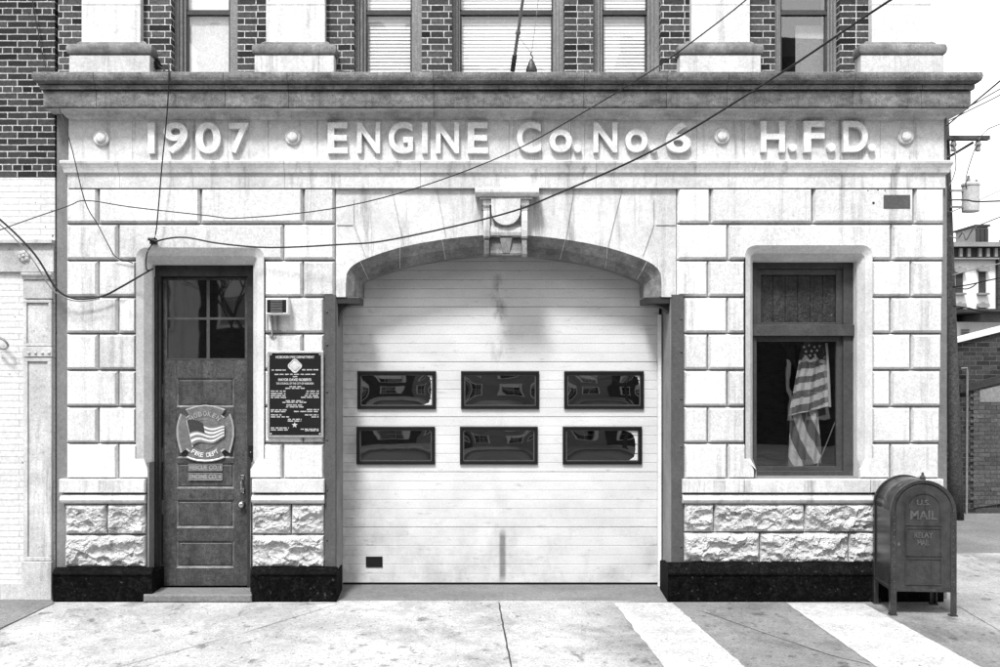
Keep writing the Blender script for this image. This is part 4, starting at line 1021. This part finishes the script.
# painted stripes on the apron
def stripe(a, b, c, d):
    p = [gp(*a,.004), gp(*b,.004), gp(*c,.004), gp(*d,.004)]
    e1 = (p[3]-p[0]); e2 = (p[2]-p[1])
    p[3] = p[0]+e1*1.7; p[2] = p[1]+e2*1.7
    n_ = 30; L_ = []; R_ = []
    for k in range(n_+1):
        t_ = k/n_; j1 = .018*noise.noise(Vector((k*.9, a[0], 0))); j2 = .018*noise.noise(Vector((k*.9, b[0], 3)))
        l = p[0].lerp(p[3], t_); r_2 = p[1].lerp(p[2], t_); L_.append((l.x+j1, l.y, l.z)); R_.append((r_2.x+j2, r_2.y, r_2.z))
    return tag(MB().loft([L_, R_]).build('painted_stripe', PAINT, fix=False), kind='structure')
stripe((613.5,602.6),(672,602.6),(745,667),(664.5,667)); stripe((786,602.6),(864,603.5),(981,667),(877,667))
# joints and cracks in the concrete
def crack(pts, wd, name='sidewalk_joint'):
    m = MB(); pts = [gp(a, b, .0035) for a, b in pts]; L_, R_ = [], []
    for i in range(len(pts)-1):
        for k in range(8):
            t_ = k/8; p = pts[i].lerp(pts[i+1], t_); d = (pts[i+1]-pts[i]).normalized(); nn = Vector((-d.y, d.x, 0)); j = .008*noise.noise(p*6); ww = wd*(.75+.5*noise.noise(p*9))
            L_.append(p+nn*(ww/2+j)); R_.append(p-nn*(ww/2-j))
    o = m.loft([L_, R_]).build(name, DGREY, SW, fix=False)
crack([(499,602.8),(504,630),(511.5,667),(517,700)], .018)
crack([(54,603),(0,629),(-40,648)], .018)
crack([(337,604),(240,634),(118,667),(60,683)], .007)
crack([(702,611),(765,633),(830,655),(876,666)], .010)
crack([(958,606),(985,622),(1010,637)], .008); crack([(300,604.5),(344,601.8)], .010)

# ================================================================== SIDE STREET (right)
POLE = thing('utility_pole', (X(957,5.6), 5.6, 0), 'weathered wooden utility pole leaning behind the corner of the fire station', 'utility pole')
py_ = 5.6; base = Vector((X(957.5,py_), py_, -.02)); top = P(943.0,100,py_); d_ = top-base
ptx = lambda t_: base + d_*t_
MB().tube([ptx(k/10) for k in range(11)], [.098-.0022*k for k in range(11)], 14).build('pole', TIMBER, POLE, smooth=True)
MB().box(X(925,py_-.12), X(987.5,py_-.12), py_-.2, py_-.1, Z(142.5,py_), Z(138.5,py_)).build('crossarm', TIMBER, POLE)
MB().tube([P(947,158,py_-.1), P(973,142.5,py_-.1)], .022, 6).build('brace', TIMBER, POLE)
for a in (953.5, 978):
    m = MB(); c = P(a,141,py_-.15); m.loft([[(c.x+r*math.cos(2*math.pi*k/10), c.y+r*math.sin(2*math.pi*k/10), c.z+z) for k in range(10)] for r, z in ((.02,-.16),(.045,-.15),(.03,-.10),(.05,-.06),(.03,0),(.05,.04),(.03,.08),(.0005,.09))], 0, True); m.build('insulator', GREYM, POLE)
TR = thing('transformer', P(970.5,214,py_-.1), 'grey can transformer hanging beside the leaning utility pole', 'transformer')
m = MB(); c = P(970.5,212,py_-.1); r0 = .128; hh = (212-186)*.0155
m.loft([[(c.x+r*math.cos(2*math.pi*k/20), c.y+r*math.sin(2*math.pi*k/20), c.z+z) for k in range(20)] for r, z in ((.0005,0),(r0*.95,0),(r0,.015),(r0,hh),(r0*1.08,hh),(r0*1.08,hh+.03),(r0*.6,hh+.06),(.0005,hh+.06))], 0, True); m.build('tank', PALEM, TR, smooth=False)
m = MB(); m.tube([c+Vector((-.03,0,hh+.05)), c+Vector((-.03,0,hh+.16))], [.035,.02], 8); m.tube([c+Vector((.09,0,hh+.05)), c+Vector((.09,0,hh+.10))], [.03,.018], 8); m.build('bushing', GREYM, TR)
m = MB()
for y in (192, 208): m.box(X(950,py_-.1), c.x-r0*.9, py_-.13, py_-.09, Z(y+1,py_), Z(y-1,py_))
m.build('hanger_bracket', GREYM, TR)

SWL = thing('brick_garden_wall', (13.5, 6.4, 0), 'low dark brick wall with a bricked-up doorway on the side street', 'brick wall')
wy_ = 6.3
m = MB(); xa, xb = X(935,wy_), 30.0
def linez(xpx, x0_, y0_, sl): return y0_ + (xpx-x0_)*sl
za_ = Z(linez(935,960,342,-.25),wy_); slope = .25*1.0
m.prism([(xa,-.02),(18.5,-.02),(18.5,za_+(18.5-xa)*slope),(xa,za_)], wy_, wy_+.3); m.build('wall', BRICKR, SWL)
m = MB(); m.prism([(xa,za_+.004),(18.5,za_+.004+(18.5-xa)*slope),(18.5,za_+.075+(18.5-xa)*slope),(xa,za_+.075)], wy_-.05, wy_+.34); m.build('coping', TRACK, SWL)
m = MB(); bx0_, bx1_ = X(959,wy_), X(1045,wy_); zb0 = Z(393,wy_)
m.prism([(bx0_,zb0),(bx1_,zb0+(bx1_-bx0_)*.25),(bx1_,zb0+.12+(bx1_-bx0_)*.25),(bx0_,zb0+.12)], wy_-.05, wy_-.002); m.build('lintel', DGREY, SWL)
m = MB(); ix0 = X(973,wy_); zt_ = zb0+(ix0-bx0_)*.25-.01
m.prism([(ix0,.08),(bx1_,.25),(bx1_,zt_+(bx1_-ix0)*.25),(ix0,zt_)], wy_-.02, wy_-.001); m.build('brick_infill', BRICKS, SWL)
m = MB()
for k in range(18): m.box(ix0-.05, ix0+.0, wy_-.016, wy_-.001, .2+k*.105, .2+k*.105+.05)
m.build('toothed_brick_edge', BRICKS, SWL)
m = MB(); m.prism([(X(980,wy_-.03),Z(402,wy_)),(X(1008,wy_-.03),Z(402,wy_)),(X(1008,wy_-.03),Z(384,wy_)),(X(980,wy_-.03),Z(390,wy_))], wy_-.028, wy_-.021); m.build('pale_render_patch', GREYM, SWL)
m = MB(); m.tube([P(961,368.5,wy_-.1), P(967,368,wy_-.1), P(967.3,372,wy_-.1), P(966.6,519,wy_-.1)], .018, 8); m.build('drain_pipe', GREYM, SWL)

def far_windows(root, spots, Y, mats=(DGREY, GREYM)):
    for (a, b, t_, d) in spots:
        f = MB(); f.box(X(a,Y), X(b,Y), Y-.12, Y+.0, Z(d,Y), Z(t_,Y)); W_ = f.build('window', mats[0], root)
        h = MB(); h.prism([(X(a-2.5,Y),Z(t_-1.5,Y)),(X(a-1,Y),Z(t_,Y)+.0),(X(b+1,Y),Z(t_,Y)),(X(b+2.5,Y),Z(t_-1.5,Y)),(X(b+1.5,Y),Z(t_-4.5,Y)),(X((a+b)/2+1,Y),Z(t_-4.5,Y)),(X((a+b)/2,Y),Z(t_-6,Y)),(X((a+b)/2-1,Y),Z(t_-4.5,Y)),(X(a-1.5,Y),Z(t_-4.5,Y))], Y-.35, Y-.0); h.build('window_hood', mats[1], W_)
        s2 = MB(); s2.box(X(a-2,Y), X(b+2,Y), Y-.35, Y-.0, Z(d+2,Y), Z(d,Y)-.01); s2.build('window_sill', mats[1], W_)
FY = 55
RH = thing('row_house', (X(970,FY), FY, 0), 'pale row house with hooded windows and dark bracketed cornice in the distance', 'building')
MB().box(X(930,FY), X(995.5,FY), FY, FY+12, -.1, Z(246,FY)).build('wall', PALE, RH)
m = MB(); m.box(X(930,FY), X(995.8,FY), FY-.8, FY-.01, Z(248,FY), Z(243.5,FY)); m.box(X(930,FY), X(995.5,FY), FY-.5, FY-.01, Z(260,FY), Z(258.5,FY))
m.build('roof_cornice', GREYM, RH)
m = MB(); m.box(X(930,FY), X(995.5,FY), FY-.25, FY-.012, Z(258.3,FY), Z(248.2,FY)); m.build('frieze_band', DGREY, RH)
m = MB()
for a in (956,964,975,983,991): m.box(X(a,FY), X(a+3,FY), FY-.5, FY-.26, Z(257.5,FY), Z(249,FY))
m.build('cornice_bracket', GREYM, RH)
far_windows(RH, ((955.5,962,273,293),(978.5,985,272,293),(955.5,962,308,330),(978.5,985,308,330)), FY)
BH = thing('brick_row_house', (X(1030,FY), FY, 0), 'dark brick house at the right edge adjoining the pale row house', 'building')
MB().box(X(996,FY), X(1090,FY), FY-.3, FY+12, -.1, Z(243,FY)).build('wall', BRICKR, BH)
MB().box(X(995.8,FY)+.02, X(1092,FY), FY-.9, FY-.31, Z(244,FY), Z(240.5,FY)).build('roof_cornice', GREYM, BH)
CHM = thing('rooftop_vent_house', (X(982,64), 64, Z(243,64)), 'grey louvred rooftop vent house above the pale row house', 'vent house')
MB().box(X(975,64), X(988,64), 64, 67, Z(300,64), Z(227,64)).build('walls', GREYM, CHM); MB().box(X(974,64), X(989,64), 63.8, 67.2, Z(227,64)+.01, Z(224.8,64)).build('cap', DGREY, CHM)
m = MB()
for k in range(3): m.box(X(975.6+k*4.2,64), X(979+k*4.2,64), 63.85, 63.99, Z(242,64), Z(229,64))
m.build('louvre', DGREY, CHM)
LY = 18
LB = thing('low_shed', (X(985,LY), LY, 0), 'low pale flat-roofed shed behind the brick wall', 'shed')
MB().box(X(957,LY), X(1060,LY), LY, LY+6, -.05, Z(322,LY)).build('wall', PALE, LB)
MB().box(X(979,LY), X(1060,LY), LY-.1, LY+5, Z(322,LY)+.01, Z(314,LY)).build('upper_wall', GREYM, LB)
MB().box(X(950,LY), X(1062,LY), LY-.8, LY+6, Z(313.8,LY), Z(310.6,LY)).build('roof_edge', DGREY, LB)
MB().box(X(954,LY), X(978,LY), LY+1, LY+1.3, Z(322,LY), Z(314,LY)).build('recessed_wall', GREYM, LB)
m = MB()
for k in range(4): m.box(X(961,LY), X(968.5,LY), LY-.06, LY-.005, Z(338-k*2.4,LY), Z(336.6-k*2.4,LY))
m.build('vent_grille', GREYM, LB)

# ================================================================== HOUSES ACROSS THE STREET (seen only as reflections)
hx = -16.0
looks = (('tall brick row house across the street with pale sills', BRICKO, 9.2, 6.4), ('narrow pale row house across the street', PALE, 8.0, 5.6), ('wide brick row house across the street with a deep cornice', BRICKO, 10.0, 7.4),
         ('grey row house across the street with paired windows', GREYM, 8.6, 6.0), ('brick corner house across the street', BRICKR, 9.6, 7.0), ('far pale house across the street beyond the corner', PALE, 8.2, 7.5))
for lab, mt_, ht, wd in looks:
    ht += 3.0  # extra height, added to block low sky in front of the station
    H = thing('town_house', (hx+wd/2, -21, 0), lab, 'house', 'houses across the street')
    MB().box(hx, hx+wd-.02, -31, -21, -.13, ht).build('wall', mt_, H)
    MB().box(hx-.05, hx+wd-.05, -21, -20.5, ht-.5, ht+.1).build('roof_cornice', DGREY, H)
    nw = int(wd/1.9)
    for fl in range(4):
        for k in range(nw):
            cx_ = hx + wd*(k+.5)/nw; z0 = .9+fl*2.9
            if z0+1.7 > ht-.5: continue
            f = MB(); f.box(cx_-.62, cx_+.62, -21, -20.93, z0-.1, z0+1.8); F = f.build('window', TRACK, H)
            f = MB(); f.box(cx_-.5, cx_-.02, -20.93, -20.90, z0, z0+.82); f.box(cx_+.02, cx_+.5, -20.93, -20.90, z0, z0+.82); f.box(cx_-.5, cx_-.02, -20.93, -20.90, z0+.86, z0+1.7); f.box(cx_+.02, cx_+.5, -20.93, -20.90, z0+.86, z0+1.7)
            f.build('pane', DOORG2, F)
            if (k+fl) % 2: MB().box(cx_-.48, cx_+.48, -20.898, -20.89, z0+.9+.3*(k%2), z0+1.68).build('window_shade', BLIND, F)
    hx += wd
tag(MB().box(-60, 60, -21, -14, -.13, 0).build('opposite_sidewalk', CONC), kind='structure')

def bare_tree(x, y, h, seed, label):
    T = thing('bare_tree', (x, y, -.13), label, 'tree', 'street trees across the road'); rn = random.Random(seed); tr_ = MB(); lb = MB()
    tr_.tube([(x,y,-.13),(x+.05,y,h*.2),(x,y+.05,h*.4)], [.16,.13,.11], 8)
    def grow(p, d, l, rad, dep):
        q = p + d*l; mid = p + d*l*.5 + Vector((rn.uniform(-.1,.1), rn.uniform(-.1,.1), 0))*l*.4
        lb.tube([p, mid, q], [rad, rad*.8, rad*.6], 5)
        if dep: 
            for _ in range(3):
                nd = (d + Vector((rn.uniform(-.8,.8), rn.uniform(-.8,.8), rn.uniform(-.1,.6)))).normalized(); grow(q, nd, l*rn.uniform(.6,.85), rad*.55, dep-1)
    for k in range(4):
        a = k*1.6+rn.random(); grow(Vector((x, y+.05, h*(.32+.026*k))), Vector((math.cos(a)*.6, math.sin(a)*.6, .9)).normalized(), h*.2, .07, 4)
    tr_.build('trunk', TIMBER, T); lb.build('branches', TIMBER, T)
for x, h, sd_, lb_ in ((9.5, 7.5, 3, 'tall bare tree across the road facing the ground floor window'), (13.4, 6.2, 5, 'shorter bare tree across the road beyond the tall one'), (-1.0, 6.8, 8, 'bare tree across the road facing the entrance door')): bare_tree(x, -16, h, sd_, lb_)
for z, yy in ((8.3,-4.2),(8.9,-4.6),(9.6,-4.4)):
    o = MB().tube([(-30,yy,z+.6),(-10,yy,z+.1),(5,yy,z-.25),(20,yy,z+.2),(40,yy,z+.8)], .018, 6).build('street_cable', WIRE)
    tag(o, {8.3:'lowest of the cables running along the street in front', 8.9:'middle cable running along the street in front', 9.6:'highest cable running along the street in front'}[z], 'cable', 'cables along the street')
# ================================================================== CABLES
def cable(pts, r, mat, label, name='cable', group='cables strung across the fire station front', n=5, sides=6):
    o = MB().tube(smooth_pts([P(*p) for p in pts], n), r, sides).build(name, mat, None, smooth=True)
    return tag(o, label, 'cable', group)
cable([(1010,-62,-3.3),(945,-30,-2.9),(889,1,-2.6),(775,77,-1.8),(660,147,-1.2),(557,194,-.7),(500,215,-.5),(392,239.5,-.3),(340,244.5,-.22),(270,247.5,-.15),(220,243.5,-.1),(186,237.5,-.08),(165,239,-.06),(153,243,-.03)], .009, WIRE,
      'thick black cable falling from top right across the keystone to the junction above the door')
cable([(800,-50,-2.6),(746,0,-2.2),(688,45,-1.8),(651,71,-1.6),(585,111.5,-1.3),(507,154,-1.0),(413.6,189,-.75),(330,209,-.6),(241,218,-.45),(207,215.5,-.35),(131,207,-.25),(86,200.5,-.2),(65.5,207,-.25),(0,230,-.5),(-60,256,-.8)], .0055, WIRE,
      'thin cable crossing the frieze letters and running on to the left neighbour')
cable([(168,62,-.24),(169,72,-.27),(167,114,-.2),(162,165,-.12),(156.5,228,-.08),(153,242,-.03)], .0065, WIRE, 'thin wire hanging straight down over the 9 of the year 1907')
cable([(31,-8,.02),(45,65,-.02),(69,138,-.24),(84.5,200,-.2),(98,225,-.12),(110,248,-.08),(116,257,-.04),(128,261.5,-.03),(133,263,-.02)], .005, WIRE, 'thin wire slanting down across the left end of the cornice')
cable([(-40,190,-.3),(0,219.5,-.2),(34.5,254,-.15),(55,287,-.12),(69,297,-.1),(83,299,-.08),(103,296,-.07),(121,287,-.07),(140,276,-.06),(153,268.5,.0)], .0105, WIRE, 'thick black cable sagging from the left edge to the top of the entrance')
cable([(-40,196,-.34),(0,224.5,-.24),(30,256,-.19),(51,288,-.16),(68,299,-.13),(83,301,-.11),(100,298.5,-.10)], .007, WIREG, 'pale grey cable sagging beside the thick black one at the left')
cable([(153,243,-.03),(147.5,252,-.04),(146,262,-.04),(147,270,-.05),(152,269,0)], .007, WIRE, 'short wire looping from the junction down beside the door')
m = MB(); c = P(153,241,-.035)
m.box(c.x-.03, c.x+.03, -.05, 0.0, c.z-.03, c.z+.03); m.tube([c+Vector((-.045,-.01,.02)), c+Vector((.05,-.02,-.01))], .016, 8)
tag(m.build('cable_clamp', RUBBER, bevel=.004), 'small black cable junction on the stone above the entrance', 'cable clamp')
cable([(152,-8,.09),(153,20,.09),(157,40,.085),(159,52,.08),(156,62,.06)], .008, WIRE, 'wire running down the brick beside the left pilaster')
m = MB(); rnd = random.Random(2); c = P(157,63,.02)
m.tube(smooth_pts([c+Vector((rnd.uniform(-.07,.07), rnd.uniform(-.04,.06), rnd.uniform(-.05,.07))) for _ in range(16)]+[P(166,72,-.2)], 4), .008, 6)
tag(m.build('cable_coil', WIRE, smooth=True), 'tangled coil of black wire on the cornice between pilaster and window', 'cable')
SG = 'overhead cables on the side street'
def side(pts, r, lab, mat=WIRE): cable(pts, r, mat, lab, 'overhead_cable', SG)
side([(943,129,5.4),(970,106,4),(1000,81,3),(1060,30,2)], .011, 'thick black overhead cable rising from the corner to the right edge')
side([(943,124,5.4),(970,110,5),(1000,95,4.5),(1060,62,4)], .009, 'thin overhead wire just below the thick rising cable', WIREG)
side([(943,121,5.4),(970,106,5),(1000,89,4.5),(1060,55,4)], .009, 'thin overhead wire just above the pale one', WIREG)
side([(948,200,5.4),(966,200,5.3),(976,201.5,5.2),(1000,201,5),(1060,199,4.5)], .013, 'black cable running level past the transformer can')
side([(951,212,5.4),(975,202,7),(1000,190.5,9),(1060,165,12)], .009, 'thin pale wire crossing behind the transformer can', WIREG)
side([(978,140,5.4),(987,130,5.4),(1000,124,5.2),(1060,100,5)], .008, 'wire leaving the right insulator of the crossarm', WIREG)
side([(977,143,5.4),(971,160,5.4),(966,178,5.4),(967,187,5.4)], .009, 'thin drop wire from the crossarm down to the transformer can', WIREG)
side([(954,144,5.4),(956,165,5.4),(953,178,5.4),(949,186,5.4)], .009, 'thin wire hanging from the left insulator beside the pole', WIREG)
side([(950,236,5.4),(958,238,5.4),(963,232,5.3),(966,240,5.3),(971,232,5.2),(976,227,5),(1000,217,4.6),(1060,195,4)], .009, 'looped cable with a tangled splice below the transformer can', WIREG)
side([(953,287,5.4),(970,284.5,5),(1000,278,4.5),(1060,268,4)], .009, 'cable passing in front of the pale row house windows')
side([(953,287,5.4),(965,289,5.3),(972,287,5.2),(977,283,5)], .009, 'slack loop of wire below the cable by the row house')
side([(953,275,5.4),(975,269,6),(1000,263.5,7),(1060,250,9)], .009, 'thin pale wire crossing the row house cornice', WIREG)
side([(953,306,5.4),(968,308,5.2),(980,311,5),(1000,311.5,4.8),(1060,312,4.5)], .012, 'dark bundle of cables level with the shed roof')

# ================================================================== CAMERA, SKY, SUN
cam = bpy.data.cameras.new('camera'); co_ = bpy.data.objects.new('camera', cam); COL.objects.link(co_)
co_.location = (CX, CY, CH); co_.rotation_euler = (R(90), 0, 0)
cam.lens = 36; cam.sensor_width = 36; cam.shift_x = .025; cam.shift_y = .0405; cam.clip_end = 2000; cam.clip_start = .05
scene.camera = co_
az, el = R(202), R(56)
wd_ = bpy.data.worlds.new('World'); scene.world = wd_; wd_.use_nodes = True; nt = wd_.node_tree; nt.nodes.clear()
sky = nt.nodes.new('ShaderNodeTexSky'); sky.sky_type = 'NISHITA'; sky.sun_disc = False; sky.sun_elevation = el; sky.sun_rotation = az; sky.dust_density = 4; sky.air_density = 1.2
bw = nt.nodes.new('ShaderNodeRGBToBW'); bg = nt.nodes.new('ShaderNodeBackground'); ow = nt.nodes.new('ShaderNodeOutputWorld')
nt.links.new(sky.outputs[0], bw.inputs[0]); m1 = nt.nodes.new('ShaderNodeMath'); m1.operation = 'MULTIPLY_ADD'; m1.inputs[1].default_value = .35; m1.inputs[2].default_value = 4.2     # flat cloud layer under the sky
nt.links.new(bw.outputs[0], m1.inputs[0]); nt.links.new(m1.outputs[0], bg.inputs[0]); bg.inputs[1].default_value = .088; nt.links.new(bg.outputs[0], ow.inputs[0])
sl = bpy.data.lights.new('sun', 'SUN'); sl.energy = 1.5; sl.angle = R(10); sl.color = (1, 1, 1)
so = bpy.data.objects.new('sun', sl); COL.objects.link(so)
dv = Vector((math.sin(az)*math.cos(el), math.cos(az)*math.cos(el), math.sin(el))); so.rotation_euler = dv.to_track_quat('Z', 'Y').to_euler(); so.location = (0, -8, 14)
scene.view_settings.view_transform = 'Standard'; scene.view_settings.look = 'None'; scene.view_settings.gamma = 1.0; scene.view_settings.exposure = 1.92
scene.cycles.use_denoising = True
scene.cycles.max_bounces = 6; scene.cycles.diffuse_bounces = 3; scene.cycles.glossy_bounces = 3; scene.cycles.transparent_max_bounces = 8
scene.render.film_transparent = False
